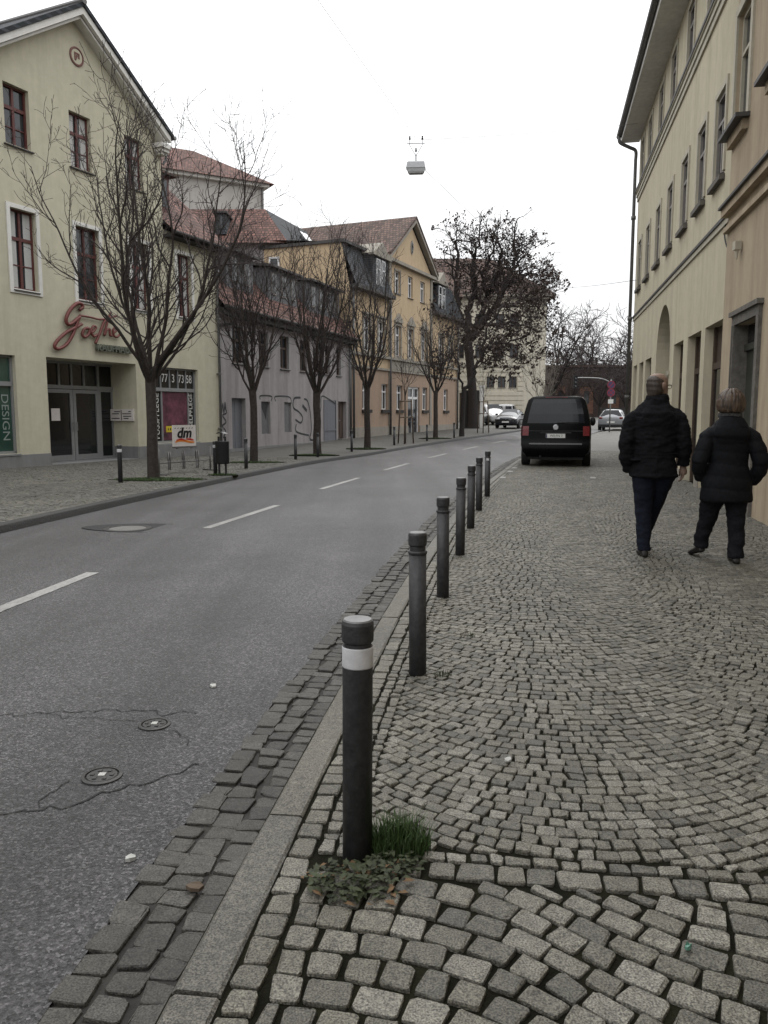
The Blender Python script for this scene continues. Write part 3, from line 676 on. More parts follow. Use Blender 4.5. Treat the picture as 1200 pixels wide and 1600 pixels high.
# barge boards, roofs
sl = .66
for nm, dd in (('bargeboard', 0),):
    k = MB()
    k.prism([(1.6, 12.84), (1.6, 12.65), (-2.05, 12.65 - 3.65 * sl), (-2.05, 12.84 - 3.65 * sl)], -.42, -.30)
    k.prism([(1.6, 12.84), (5.25, 12.84 - 3.65 * sl), (5.25, 12.65 - 3.65 * sl), (1.6, 12.65)], -.42, -.30)
    k.prism([(1.6, 12.63), (1.6, 12.55), (-2.0, 12.55 - 3.6 * sl), (-2.0, 12.63 - 3.6 * sl)], -.30, 0.0)
    k.prism([(1.6, 12.63), (5.2, 12.63 - 3.6 * sl), (5.2, 12.55 - 3.6 * sl), (1.6, 12.55)], -.30, 0.0)
    G.part(nm, k, m_trimw)
k = MB(); G.B(k, 4.82, 5.27, -.40, .0, 10.03, 10.17); G.B(k, 4.9, 5.25, -.33, .0, 9.93, 10.03); G.B(k, 4.96, 5.23, -.25, .0, 9.85, 9.93); G.part('eave_return', k, m_trimw)
k = MB()
k.prism([(1.6, 12.98), (1.6, 12.85), (-2.15, 12.85 - 3.75 * sl), (-2.15, 12.98 - 3.75 * sl)], -.47, 8.2)
k.prism([(1.6, 12.98), (5.35, 12.98 - 3.75 * sl), (5.35, 12.85 - 3.75 * sl), (1.6, 12.85)], -.47, 8.2)
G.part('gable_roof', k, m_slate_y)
k = MB(); k.tube([(1.6, -.5, 12.98), (1.6, 8.2, 12.98)], .09, 8); G.part('ridge_tiles', k, m_pipe_dk)
k = MB(); k.tube([(5.38, -.5, 10.42), (5.38, 8, 10.42)], .065, 8); k.tube([(5.36, -.12, 10.4), (5.38, -.12, 10.0), (5.34, -.08, 9.75), (5.27, -.04, 9.62)], .04, 8); G.part('gutter', k, m_zinc)
k = MB(); k.poly([(5.2, -.42, 7.52), (8.4, -.42, 7.52), (8.4, 2.6, 10.1), (5.2, 2.6, 10.1)]); k.poly([(5.2, -.42, 7.40), (5.2, -.42, 7.52), (8.4, -.42, 7.52), (8.4, -.42, 7.40)]); k.poly([(8.4, -.42, 7.4), (8.4, -.42, 7.52), (8.4, 2.6, 10.1), (8.4, 2.6, 9.98)]); k.poly([(5.2, 2.6, 10.1), (8.4, 2.6, 10.1), (8.4, 8, 7.5), (5.2, 8, 7.5)])
G.part('tiled_roof', k, m_redtile); k = MB(); k.poly([(-30, -.42, 7.5), (-2.0, -.42, 7.5), (-2.0, 2.6, 10.1), (-30, 2.6, 10.1)]); G.part('tiled_roof', k, m_redtile)
k = MB(); G.B(k, 5.2, 8.38, -.40, 0.0, 7.30, 7.40); k.tube([(5.22, -.48, 7.44), (8.5, -.48, 7.40)], .07, 8); k.poly([(8.15, 0, 7.35), (8.15, 2.6, 7.35), (8.15, 2.6, 9.95)]); G.part('eave', k, m_dkwood)
k = MB(); G.B(k, 5.42, 6.25, .55, 2.2, 8.0, 9.55); d_ = G.part('dormer', k, m_redwood)
k = MB(); k.prismx([(.35, 9.55), (.35, 9.62), (2.4, 9.95), (2.4, 9.55)], 5.2, 6.5); k.build('dormer_roof', m_browntile, d_)
k = MB(); k.box(5.55, 5.8, .53, .548, 8.5, 9.4); k.box(5.88, 6.13, .53, .548, 8.5, 9.4); k.build('pane', m_glass, d_)
# roundel
m_roundel = M('dull_red_plaster', (.17, .085, .075), .8, .2, 30)
k = MB(); k.lathe([(.26, 0), (.26, .03), (.22, .04), (.215, .02)], 32); o = k.build('roundel', m_roundel, G.root, (1.69, -.0, 11.62), (R(90), 0, 0))
k = MB(); k.lathe([(.2, 0), (.2, .022)], 32); k.build('disc', m_green, o)
k = MB(); k.box(-.08, .08, .06, .10, .02, .04); k.box(-.10, -.06, -.11, .10, .02, .042); k.box(.05, .09, -.04, .10, .02, .042); k.prismz([(-.05, -.12), (.03, .02), (-.01, .05), (-.09, -.1)], .02, .043); k.build('emblem', m_roundel, o)
# entrance
k = MB()
def fr(k, u0, u1, z0, z1, fw=.07, y0=1.02, y1=1.09):
    k.box(u0, u0 + fw, y0, y1, z0, z1); k.box(u1 - fw, u1, y0, y1, z0, z1); k.box(u0 + fw, u1 - fw, y0, y1, z0, z0 + fw * 1.6); k.box(u0 + fw, u1 - fw, y0, y1, z1 - fw, z1)
k.box(.05, 3.67, 1.0, 1.1, 2.22, 2.33); k.box(.05, 3.67, 1.0, 1.1, 2.97, 3.05); k.box(3.0, 3.08, 1.0, 1.1, 0, 2.22); k.box(.78, .84, 1.0, 1.1, 0, 2.22); k.box(3.0, 3.08, 1.0, 1.1, 2.33, 2.97)
for u in (.9, 1.45, 1.95, 2.45): k.box(u - .035, u + .035, 1.02, 1.1, 2.33, 2.97)
fr(k, 3.08, 3.67, 0, 2.22, .06)
e_ = G.part('entrance_frame', k, m_alu)
k = MB(); k.box(.06, 3.66, 1.06, 1.075, .05, 3.0); k.build('pane', m_glassd, e_)
k = MB(); k.box(.05, 3.67, 1.10, 1.13, -.1, 3.05); k.build('backing', m_plastic, e_)
for a, b, hs in ((.86, 1.92, 1), (1.94, 2.99, -1)):
    k = MB(); fr(k, a, b, .02, 2.2, .11, .985, 1.06); d_ = G.part('entrance_door', k, m_alu)
    k = MB(); uh = b - .07 if hs > 0 else a + .07; k.tube([(uh, .985, .95), (uh, .93, .95), (uh, .93, 1.2), (uh, .985, 1.2)], .014, 6); k.build('handle', m_rim, d_)
    k = MB(); k.box(a + .11, b - .11, 1.02, 1.03, .19, 2.09); k.build('pane', m_glassd, d_)
    if hs > 0:
        k = MB(); k.box(a + .22, a + .55, 1.008, 1.016, 1.25, 1.62); k.build('notice', m_boardw, d_)
k = MB(); k.box(.05, 3.67, .0, 1.1, -.3, .015); G.part('threshold', k, m_greyplinth)
# name plate on the reveal
sg = empty('name_plate', Vector((0, 0, 0))); sg.parent = None
def gl(u, v, z, F=G):     # facade-local to world
    a = F.root.rotation_euler.z; l = F.root.location; y = F.Y(v); return (l.x + u * math.cos(a) - y * math.sin(a), l.y + u * math.sin(a) + y * math.cos(a), l.z + z)
sg.location = gl(3.667, .6, 1.42); sg.rotation_euler = G.root.rotation_euler; tag(sg, 'white tenant name board on the side wall of the shop entrance', 'sign')
k = MB(); k.box(-.09, -.0, -.48, .48, -.19, .19); k.build('board', m_boardw, sg)
k = MB()
for z, y0, y1 in ((.11, .05, .3), (.11, -.4, -.3), (.04, -.4, -.05), (.04, .1, .4), (-.04, -.42, -.08), (-.11, .08, .42), (-.11, -.3, -.1)): k.box(-.094, -.088, y0, y1, z - .014, z + .014)
k.box(-.095, -.088, -.015, .015, -.17, .17); k.build('print', m_ink, sg)
# shop window with nail-care lettering
def shopwin(u0, u1, z0, z1, zt, muls_up, muls_lo, gm):
    k = MB(); k.box(u0, u0 + .07, .12, .2, z0, z1); k.box(u1 - .07, u1, .12, .2, z0, z1); k.box(u0, u1, .12, .2, z0 - .0, z0 + .07); k.box(u0, u1, .12, .2, z1 - .06, z1); k.box(u0 + .07, u1 - .07, .10, .2, zt - .06, zt + .06)
    for u in muls_up: k.box(u - .022, u + .022, .125, .195, zt + .06, z1 - .06)
    for u in muls_lo: k.box(u - .03, u + .03, .125, .195, z0 + .07, zt - .06)
    k.box(u0 + .0, u1 - .0, -.05, .12, z0 - .05, z0 - .003)
    o = G.part('shop_window', k, m_alu); k = MB(); k.box(u0 + .03, u1 - .03, .165, .18, z0 + .03, z1 - .03); k.build('pane', gm, o); return o
o = shopwin(4.45, 6.83, .47, 3.02, 2.28, (5.0, 5.46, 5.90, 6.33), (5.02, 6.42), m_glassd)
for t_, u in (('77', 5.23), ('3', 5.68), ('73', 6.11), ('58', 6.53)): add_text('number', t_, .40, m_letter, o, (u, .16, 2.66), UP, .002, .82)
add_text('lettering', 'FUSSPFLEGE', .30, m_letter, o, (4.80, .16, 1.38), (R(90), R(-90), 0), .002, .98)
add_text('lettering', 'NAGELPFLEGE', .27, m_letter, o, (6.60, .16, 1.36), (R(90), R(-90), 0), .002, .96)
k = MB(); k.box(5.06, 6.38, .152, .163, .56, 2.2); k.build('backdrop', m_curt, o); k = MB(); k.box(5.22, 6.36, .142, .150, .83, 1.04); k.build('banner', m_yelstrip, o)
k = MB(); 
for q in range(9): k.box(5.30 + q * .115, 5.30 + q * .115 + random.uniform(.04, .09), .138, .1415, .89, .97)
k.build('banner_print', m_ink, o)
o = shopwin(-3.4, -1.0, .38, 3.02, 2.26, (-2.6, -1.75), (-1.66, -2.5), m_glassg)
add_text('lettering', 'DESIGN', .32, m_faint, o, (-1.28, .16, 1.36), (R(90), R(90), 0), .002, 1.15)
# red script sign + grey lettering
sg = empty('script_sign', gl(0, 0, 0)); sg.rotation_euler = G.root.rotation_euler; tag(sg, 'dark red handwritten shop name in script tubes above the entrance, grey block letters below', 'sign')
def spl(pts, n=8):
    P = [Vector(p) for p in pts]; out = []
    for i in range(len(P) - 1):
        p0, p1, p2, p3 = P[max(i - 1, 0)], P[i], P[i + 1], P[min(i + 2, len(P) - 1)]
        for j in range(n):
            t = j / n; out.append(.5 * ((2 * p1) + (p2 - p0) * t + (2 * p0 - 5 * p1 + 4 * p2 - p3) * t * t + (3 * p1 - p0 - 3 * p2 + p3) * t ** 3))
    out.append(P[-1]); return out
import builtins
def sgp(px, py):     # sketch coordinates: picture of the lettering, 6 units to a pixel, laid on the wall plane
    return (0.27 + (px - 440) * .00505, 4.62 - (py - 45) * (.00445) + (px - 540) * .00052)
def stroke(pts, r):
    Q = [sgp(*p) for p in pts]; Q = [(a, -.09, b) for a, b in Q]; return spl(Q), r
k = MB(); k.smooth = True
for pts, r in [([(640, 88), (665, 75), (660, 52), (625, 48), (575, 85), (540, 140), (545, 178), (580, 175), (640, 135)], .065),
               ([(640, 130), (615, 180), (580, 250), (530, 310), (470, 335), (445, 318), (470, 280), (540, 230), (610, 200), (655, 180)], .06),
               ([(700, 205), (670, 215), (655, 250), (675, 265), (705, 245), (712, 212), (690, 210)], .05), ([(712, 225), (735, 235), (765, 205), (745, 195), (725, 230), (745, 262), (775, 250)], .045),
               ([(845, 150), (820, 190), (790, 250), (755, 308)], .05), ([(640, 125), (720, 135), (800, 150), (880, 140), (945, 125)], .04),
               ([(890, 105), (860, 170), (830, 255), (850, 225), (875, 215), (878, 255), (895, 262)], .045), ([(905, 245), (935, 225), (925, 205), (905, 225), (912, 262), (940, 268), (970, 245)], .045)]:
    q, r = stroke(pts, r); k.tube(q, r * .82, 8)
k.build('script_letters', m_redletter, sg)
add_text('block_letters', 'KAUFHAUS', .27, m_greenletter, sg, (2.66, -.08, 3.44), UP, .05, 1.12, .006)
# down pipe at the joint between the two houses
k = MB(); k.smooth = True; k.tube([(8.02, -.09, 0), (8.02, -.09, 7.0), (8.10, -.3, 7.3)], .05, 8); G.part('downpipe', k, m_zinc)
k = MB()
for z in (.9, 2.9, 4.9, 6.6): k.box(7.95, 8.09, -.16, .0, z, z + .05)
G.part('pipe_clamps', k, m_zinc)

# ================================================================== 2  lilac derelict house
L2 = Facade('derelict_house', -6.2, 30.06, 18.3, 1, 'shabby lilac grey house with graffiti, boarded openings and red tiled roof, beside the green shop', 'house')
mw = MB(); up = [(1.20, 2.12), (3.42, 4.28), (5.44, 6.32), (7.5, 8.3), (9.3, 9.95), (10.5, 11.12), (12.0, 12.62)]
holes = [(a, b, 3.42, 4.82, .2) for a, b in up] + [(1.08, 2.2, -.05, 2.07, .25), (3.55, 4.38, .62, 1.97, .12), (5.76, 6.5, .65, 1.97, .12), (10.3, 11.85, .02, 2.14, .03), (12.2, 13.4, -.02, 2.1, .25)]
L2.wall(mw, 0, 14.1, -.4, 5.5, holes); L2.shell(mw, 0, 14.1, -.4, 5.5, 7); mw.poly([(14.1, 0, 5.5), (14.1, 7, 5.5), (14.1, 2.2, 8.2)]); mw.poly([(0, 0, 5.5), (0, 7, 5.5), (0, 2.2, 8.2)])
L2.part('wall', mw, m_lilac)
for a, b in up: L2.window(a, b, 3.42, 4.82, .15, m_brnwood, 'cross', m_sill, fw=.06)
k = MB(); L2.B(k, 1.08, 1.64, .2, .24, -.05, 2.07); L2.B(k, 1.66, 2.2, .2, .24, -.05, 2.07); L2.part('double_door', k, m_greydoor)
for a, b, c, d in ((3.55, 4.38, .62, 1.97), (5.76, 6.5, .65, 1.97)): k = MB(); L2.B(k, a, b, .10, .115, c, d); L2.part('boarded_window', k, m_boards)
k = MB(); L2.B(k, 10.3, 11.85, .012, .03, .02, 2.14); L2.B(k, 10.3, 11.85, -.02, .012, .62, .68); L2.B(k, 10.25, 10.3, -.02, .02, .02, 2.14); L2.B(k, 11.85, 11.9, -.02, .02, .02, 2.14); L2.part('roller_shutter', k, m_greydoor)
k = MB(); L2.B(k, 12.2, 13.4, .2, .24, .2, 2.1); 
for u in (12.3, 12.85): 
    for z in (.35, 1.2): L2.B(k, u, u + .42, .18, .2, z, z + .7)
dd = L2.part('front_door', k, m_brnwood); k = MB(); L2.B(k, 12.75, 12.8, .13, .18, 1.1, 1.14); k.build('handle', m_rim, dd); k = MB(); L2.B(k, 12.1, 13.5, -.25, .2, -.3, .17); L2.part('doorstep', k, m_stone)
k = MB(); L2.B(k, 0, 14.1, -.028, 0, -.4, .12); L2.part('plinth', k, m_greyplinth)
k = MB(); k.poly([(-.0, -.4, 5.42), (14.3, -.4, 5.42), (14.3, 2.2, 8.28), (0, 2.2, 8.28)]); k.poly([(0, 2.2, 8.28), (14.3, 2.2, 8.28), (14.3, 7.2, 5.4), (0, 7.2, 5.4)]); k.poly([(0, -.4, 5.34), (0, -.4, 5.42), (14.3, -.4, 5.42), (14.3, -.4, 5.34)]); k.poly([(14.3, -.4, 5.34), (14.3, 2.2, 8.2), (14.3, 2.2, 8.28), (14.3, -.4, 5.42)])
rf = L2.part('tiled_roof', k, m_redtile)
k = MB(); L2.B(k, 0, 14.2, -.36, 0, 5.10, 5.33); k.tube([(0, -.47, 5.38), (14.3, -.47, 5.36)], .07, 8); k.tube([(1.15, -.47, 5.34), (1.12, -.42, 5.1), (.95, -.2, 4.85), (.72, -.1, 4.8), (.1, -.09, 4.72)], .05, 8); L2.part('eave', k, m_dkwood)
for a, b, z1 in ((1.7, 3.9, 7.75), (5.3, 8.3, 7.72), (9.6, 13.6, 7.78)):
    k = MB(); L2.B(k, a, b, .45, 2.0, 6.2, z1); d_ = L2.part('dormer', k, m_dorm)
    k = MB(); k.prismx([(.15, z1 - .02), (.15, z1 + .07), (2.6, z1 + .35), (2.6, z1 + .2)], a - .15, b + .15); k.build('dormer_roof', m_sill, d_)
    m = int((b - a) / .85); p_ = (b - a) / m
    for q in range(m):
        uu = a + p_ * (q + .5); k = MB(); k.box(uu - .24, uu + .24, .41, .445, 6.6, z1 - .2); w_ = k.build('window', m_taup, d_); k = MB(); k.box(uu - .19, uu - .015, .402, .409, 6.66, z1 - .26); k.box(uu + .015, uu + .19, .402, .409, 6.66, z1 - .26); k.build('pane', m_glass, w_)

k = MB(); k.smooth = True; L2.B(k, 14.0, 14.1, -.05, 0, 0, 5.1); k.tube([(13.75, -.1, 0.25), (13.75, -.1, 5.2)], .055, 8); L2.part('downpipe', k, m_pipe_dk)
k = MB()
for pts, r in [([(.35, -.006, .55), (.55, -.006, .8), (.3, -.006, 1.0), (.6, -.006, 1.15), (.35, -.006, 1.4), (.65, -.006, 1.5), (.5, -.006, 1.75)], .035),
               ([(.3, -.006, 1.5), (.38, -.006, 1.85), (.45, -.006, 1.5), (.55, -.006, 1.9), (.62, -.006, 1.55)], .03),
               ([(3.45, -.006, 2.05), (3.5, -.006, 2.2), (4.5, -.006, 2.2), (4.45, -.006, 2.0)], .03), ([(4.9, -.006, 2.0), (4.9, -.006, 2.2), (6.3, -.006, 2.2), (6.5, -.006, 1.9)], .03),
               ([(7.5, -.006, 2.2), (6.8, -.006, 2.15), (6.7, -.006, 1.75), (7.3, -.006, 1.55), (7.7, -.006, 1.3), (7.5, -.006, 1.05), (6.9, -.006, 1.2)], .045),
               ([(7.0, -.006, 1.0), (7.0, -.006, .65), (8.4, -.006, .45)], .04), ([(7.9, -.006, 2.15), (8.3, -.006, 2.05), (8.6, -.006, 1.5), (8.7, -.006, .7), (8.5, -.006, .3), (9.0, -.006, .25), (9.2, -.006, .8)], .045),
               ([(7.7, -.006, 1.85), (8.2, -.006, 1.6)], .08), ([(9.6, -.006, 1.2), (9.9, -.006, 1.7), (10.0, -.006, 2.3), (10.9, -.006, 2.2), (11.9, -.006, 1.95)], .035)]:
    Q = spl(pts, 5)
    for i in range(len(Q) - 1):
        a, b = Q[i], Q[i + 1]; d = Vector((b.x - a.x, 0, b.z - a.z)); d.normalize(); nn = Vector((-d.z, 0, d.x)) * r
        k.poly([a - nn, b - nn, b + nn, a + nn])
L2.part('graffiti', k, m_paint)
k = MB(); k.prism([(3.6, 1.9), (4.3, 1.9), (4.15, 1.2), (4.0, 1.45)], .09, .095); L2.part('graffiti', k, m_paint)

# ================================================================== 3  ochre house
Yh = Facade('ochre_house', -1.77, 43.4, 23.4, 1, 'ochre yellow house with central gable, slate mansard and white windows behind the bare trees', 'house')
EL, RL = 5.1, 12.5
gw = [(1.45, 2.45), (4.1, 5.0), (6.4, 7.35), (10.85, 11.75), (15.1, 16.0)]; w1 = [(1.6, 2.5), (3.6, 4.5), (6.15, 7.0), (8.25, 9.1), (10.6, 11.45), (14.0, 14.9), (16.0, 16.8)]; w2 = [(6.05, 6.9), (8.2, 9.0), (10.35, 11.2)]
mw = MB(); Yh.wall(mw, 0, 18.1, -.3, 4.0, [(a, b, 1.72, 3.2, .2) for a, b in gw] + [(8.25, 10.3, .0, 3.17, .35)]); Yh.part('ground_floor_wall', mw, m_pink)
mw = MB(); Yh.wall(mw, 0, 18.1, 4.0, 8.2, [(a, b, 4.95, 6.75, .2) for a, b in w1]); Yh.wall(mw, EL, RL, 8.2, 10.5, [(a, b, 8.65, 9.95, .2) for a, b in w2]); mw.poly([(EL, 0, 10.5), (RL, 0, 10.5), ((EL + RL) / 2, 0, 13.0)])
mw.poly([(0, 0, -.3), (0, 0, 7.97), (0, .5, 10.45), (0, 5.6, 10.45), (0, 5.6, -.3)]); mw.poly([(18.1, 0, -.3), (18.1, 0, 7.97), (18.1, .5, 10.45), (18.1, 8, 10.45), (18.1, 8, -.3)]); mw.poly([(0, 5.6, -.3), (0, 5.6, 10.4), (18.1, 8, 10.4), (18.1, 8, -.3)])
for u in (EL, RL): mw.poly([(u, 0, 8.2), (u, 3, 8.2), (u, 3, 10.5), (u, 0, 10.5)])
Yh.part('wall', mw, m_yel)
for pa, pb in ((0, 8.25), (10.3, 18.1)): k = MB(); Yh.B(k, pa, pb, -.05, 0, -.3, .72); Yh.part('plinth', k, m_sand)
k = MB(); Yh.B(k, -.05, 18.2, -.14, 0, 4.66, 4.80); Yh.B(k, -.03, 18.2, -.10, 0, 3.98, 4.10)
for u in (EL, RL - .35): Yh.B(k, u, u + .35, -.07, 0, .72, 3.98); Yh.B(k, u, u + .35, -.07, 0, 4.80, 10.4)
Yh.B(k, EL + .35, RL - .35, -.04, 0, 4.12, 4.64)
Yh.part('cornice', k, m_sand)
for a, b in gw: Yh.window(a, b, 1.72, 3.2, .16, m_whitewin, 'tee', None); k = MB(); Yh.B(k, a - .1, b + .1, -.12, 0, 1.52, 1.70); Yh.part('window_ledge', k, m_dkwood)
for a, b in w1:
    Yh.window(a, b, 4.95, 6.75, .14, m_whitewin, 'tee', None, surround=m_sand, sw=.15); c = (a + b) / 2
    k = MB(); Yh.B(k, a - .2, b + .2, -.12, 0, 6.93, 7.03)
    if EL < a < RL: k.prism([(a - .2, 7.03), (b + .2, 7.03), (c, 7.5)], -.12, 0)
    Yh.part('window_pediment', k, m_sand)
for a, b in w2: Yh.window(a, b, 8.65, 9.95, .14, m_whitewin, 'tee', m_sill, surround=m_sand if a < 6.5 else None, sw=.1)
k = MB()
k.box(8.25, 8.37, .1, .2, .05, 3.17); k.box(9.25, 9.4, .1, .2, .05, 3.17); k.box(10.2, 10.3, .1, .2, .05, 3.17); k.box(8.25, 10.3, .1, .2, 2.4, 2.55); k.box(8.25, 10.3, .1, .2, 3.05, 3.17); k.box(8.37, 9.25, .12, .2, .05, .25); k.box(9.4, 10.2, .12, .2, .05, .25)
dd = Yh.part('entrance_door', k, m_whitewin); k = MB(); k.box(8.3, 10.25, .155, .17, .1, 3.1); k.build('pane', m_glass, dd)
# roofs
k = MB()
for a, b in ((-.05, EL), (RL, 18.2)): k.poly([(a, -.35, 8.28), (b, -.35, 8.28), (b, .55, 10.5), (a, .55, 10.5)])
k.poly([(-.05, .55, 10.5), (18.2, .55, 10.5), (18.2, 8, 12.0), (-.05, 8, 11.2)]); Yh.part('mansard_roof', k, m_slate)
for a, b in ((-.1, EL), (RL, 18.3)): k = MB(); Yh.B(k, a, b, -.5, 0, 8.08, 8.27); Yh.part('eave', k, m_sill)
k = MB(); Yh.B(k, -.1, EL, .3, .75, 10.45, 10.62); Yh.part('eave', k, m_sill); k = MB(); k.box(-.12, .02, .75, 5.6, 10.45, 10.6); Yh.part('side_eave', k, m_sill)
k = MB(); cx = (EL + RL) / 2; hw = (RL - EL) / 2 + .4; tz = 13.45
k.prism([(cx, tz), (cx - hw, 10.6), (cx - hw, 10.75), (cx, tz + .15)], -.35, 11); k.prism([(cx, tz), (cx + hw, 10.6), (cx + hw, 10.75), (cx, tz + .15)], -.35, 11); Yh.part('gable_roof', k, m_browntile_y)
k = MB(); k.prism([(cx, tz - .02), (cx - hw, 10.58), (cx - hw, 10.38), (cx, tz - .25)], -.32, -.0); k.prism([(cx, tz - .02), (cx + hw, 10.58), (cx + hw, 10.38), (cx, tz - .25)], -.32, -.0); Yh.B(k, cx - hw, cx + hw, -.28, 0, 10.32, 10.5); Yh.part('bargeboard', k, m_sand)
k = MB(); k.prism([(cx + .22 * math.cos(q), 11.75 + .42 * math.sin(q)) for q in np.linspace(0, 6.283, 20)[:-1]], -.05, .0); o = Yh.part('oval_window', k, m_sand); k = MB(); k.prism([(cx + .15 * math.cos(q), 11.75 + .33 * math.sin(q)) for q in np.linspace(0, 6.283, 20)[:-1]], -.06, -.05); k.build('pane', m_glass, o)
for a, b in ((2.5, 4.7), (13.2, 14.9)):
    k = MB(); Yh.B(k, a, b, -.15, 2.5, 8.3, 10.3); d_ = Yh.part('dormer', k, m_slate); c = (a + b) / 2
    k = MB(); k.prism([(a - .15, 10.3), (b + .15, 10.3), (c, 11.05)], -.3, 3); k.box(a - .2, b + .2, -.32, 0, 10.2, 10.32); k.build('dormer_gable', m_sand, d_)
    k = MB()
    for q in (-1, 1): k.box(c + q * .36 - .27, c + q * .36 + .27, -.2, -.152, 8.55, 10.1)
    w_ = k.build('window', m_whitewin, d_); k = MB()
    for q in (-1, 1): k.box(c + q * .36 - .19, c + q * .36 + .19, -.206, -.201, 8.65, 9.5); k.box(c + q * .36 - .19, c + q * .36 + .19, -.206, -.201, 9.57, 10.02)
    k.build('pane', m_glass, w_)
k = MB(); k.poly([(6.35, 4.6, 11.55), (7.45, 4.6, 12.4), (7.45, 5.8, 12.4), (6.35, 5.8, 11.55)]); o = Yh.part('skylight', k, m_zinc)
k = MB(); k.poly([(5.95, 2.4, 11.3), (6.95, 2.4, 12.08), (6.95, 3.7, 12.08), (5.95, 3.7, 11.3)]); o = Yh.part('skylight', k, glassmat('skylight_glass', (.25, .26, .28), .08))
for pu in (.12, EL + .1, 17.9): k = MB(); k.smooth = True; k.tube([(pu, -.12, .1), (pu, -.12, 8.05)], .065, 8); Yh.part('downpipe', k, m_pipe_dk)
# small window in the side gable
k = MB(); k.box(-.05, -.005, 4.3, 4.95, 9.3, 10.0); o = Yh.part('side_window', k, m_whitewin); k = MB(); k.box(-.056, -.051, 4.4, 4.85, 9.4, 9.9); k.build('pane', m_glass, o)

# ================================================================== 4  houses behind the row
b = empty('rear_house', (0, 0, 0)); tag(b, 'house with red tiled hipped roof and slate end rising behind the lilac house', 'house')
k = MB(); k.box(-13, -5.6, 45.5, 52, 0, 10.9); k.build('wall', m_lilac, b)
k = MB(); k.poly([(-13.5, 45, 10.7), (-5.2, 45, 10.7), (-6.9, 48.2, 13.25), (-13.5, 48.2, 13.25)]); k.poly([(-13.5, 52.4, 10.7), (-5.2, 52.4, 10.7), (-6.9, 48.2, 13.25), (-13.5, 48.2, 13.25)]); rf = k.build('tiled_roof', m_redtile, b)
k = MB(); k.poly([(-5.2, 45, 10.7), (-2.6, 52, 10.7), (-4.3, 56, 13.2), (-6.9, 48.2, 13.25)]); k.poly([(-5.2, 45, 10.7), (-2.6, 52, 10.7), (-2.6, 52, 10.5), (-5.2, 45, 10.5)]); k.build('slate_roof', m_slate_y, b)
k = MB(); k.poly([(-5.35, 46.6, 10.62), (-2.5, 53.4, 10.62), (-2.5, 53.4, 0), (-5.35, 46.6, 0)]); k.build('side_wall', m_lilac, b)
k = MB(); k.box(-9.3, -8.7, 45.6, 48, 11.3, 12.4); d_ = k.build('dormer', m_slate, b); k = MB(); k.box(-9.4, -8.6, 45.45, 48, 12.4, 12.5); k.build('dormer_roof', m_sill, d_); k = MB(); k.box(-9.12, -8.88, 45.57, 45.595, 11.6, 12.25); k.build('pane', m_glass, d_)
k = MB(); k.poly([(-4.6, 48.9, 11.7), (-4.25, 49.8, 11.7), (-4.75, 51.0, 12.45), (-5.1, 50.1, 12.45)]); k.build('skylight', m_whitewin, b)
for v in k.v: pass
b = empty('tall_rear_house', (-15.3, 54.6, 0), R(30)); tag(b, 'tall white rendered house with red roof behind the green shop gable', 'house')
k = MB(); k.box(-8, 7.9, 0, 8, 0, 17.2); k.build('wall', m_rearwhite, b)
k = MB(); k.box(-8.3, 8.2, -.35, 8.3, 17.2, 17.45); k.build('eave', m_trimw, b)
k = MB(); k.poly([(-8.5, -.6, 17.4), (8.5, -.6, 17.4), (4.2, 4, 20.2), (-4, 4, 20.2)]); k.poly([(8.5, -.6, 17.4), (8.5, 8.6, 17.4), (4.2, 4, 20.2)]); k.poly([(-8.5, 8.6, 17.4), (8.5, 8.6, 17.4), (4.2, 4, 20.2), (-4, 4, 20.2)]); k.poly([(-8.5, -.6, 17.4), (-8.5, 8.6, 17.4), (-4, 4, 20.2)]); k.build('tiled_roof', m_redtile, b)
k = MB(); k.tube([(7.75, -.08, 4), (7.75, -.08, 17.2)], .06, 6); k.build('downpipe', m_pipe_dk, b)

# ================================================================== 5  cream corner building behind the big tree
C5 = Facade('cream_corner_building', 4.5, 90, 90, 1, 'cream corner building with banded ground floor and brown hipped roof behind the big old tree', 'building', .6)
# local x -> world +X ; inward y -> world +Y
mw = MB(); hs = [(6.9 + q * 1.25, 6.9 + q * 1.25 + .85, 3.75, 5.0, .2) for q in range(3)] + [(3.9, 4.9, .0, 3.2, .3), (5.6, 6.6, .0, 3.2, .3)] + [(u, u + .95, z, z + 1.5, .2) for u in (1.2, 3.4, 5.6, 7.8, 9.4) for z in (7.0, 10.3)]
C5.wall(mw, 0, 11.0, -1, 13.6, hs); C5.shell(mw, 0, 11.0, -1, 13.6, 14, (1, 1)); 
C5.wall(mw, 11.0, 13.4, -1, 13.6, []); mw.poly([(13.4, 0, -1), (13.4, 14, -1), (13.4, 14, 13.6), (13.4, 0, 13.6)]); C5.part('wall', mw, m_cream)
k = MB()
for q in range(11):
    z = .3 + q * .52
    segs = [(0, 3.85), (4.95, 5.55), (6.65, 11.0)] if z < 3.2 else ([(0, 6.85), (10.35, 11.0)] if 3.4 < z < 5.2 else [(0, 11.0)])
    for a, c in segs: C5.B(k, a, c, -.08, 0, z, z + .41)
C5.part('banded_stone', k, m_cream)
k = MB(); C5.B(k, -.1, 11.1, -.15, 0, 6.0, 6.2); C5.B(k, -.3, 13.9, -.35, 14.3, 13.35, 13.62); C5.B(k, -.5, 14.3, -.6, 14.6, 13.62, 13.85); C5.B(k, 11.6, 13.2, -.2, 3, 13.85, 14.35); C5.part('cornice', k, m_sand)
for h in hs:
    if h[3] - h[2] < 2: C5.window(h[0], h[1], h[2], h[3], .15, m_brnwood, 'double', m_sand)
    else:
        k = MB(); C5.B(k, h[0], h[1], .25, .3, h[2], h[3]); C5.part('door', k, m_brnwood)
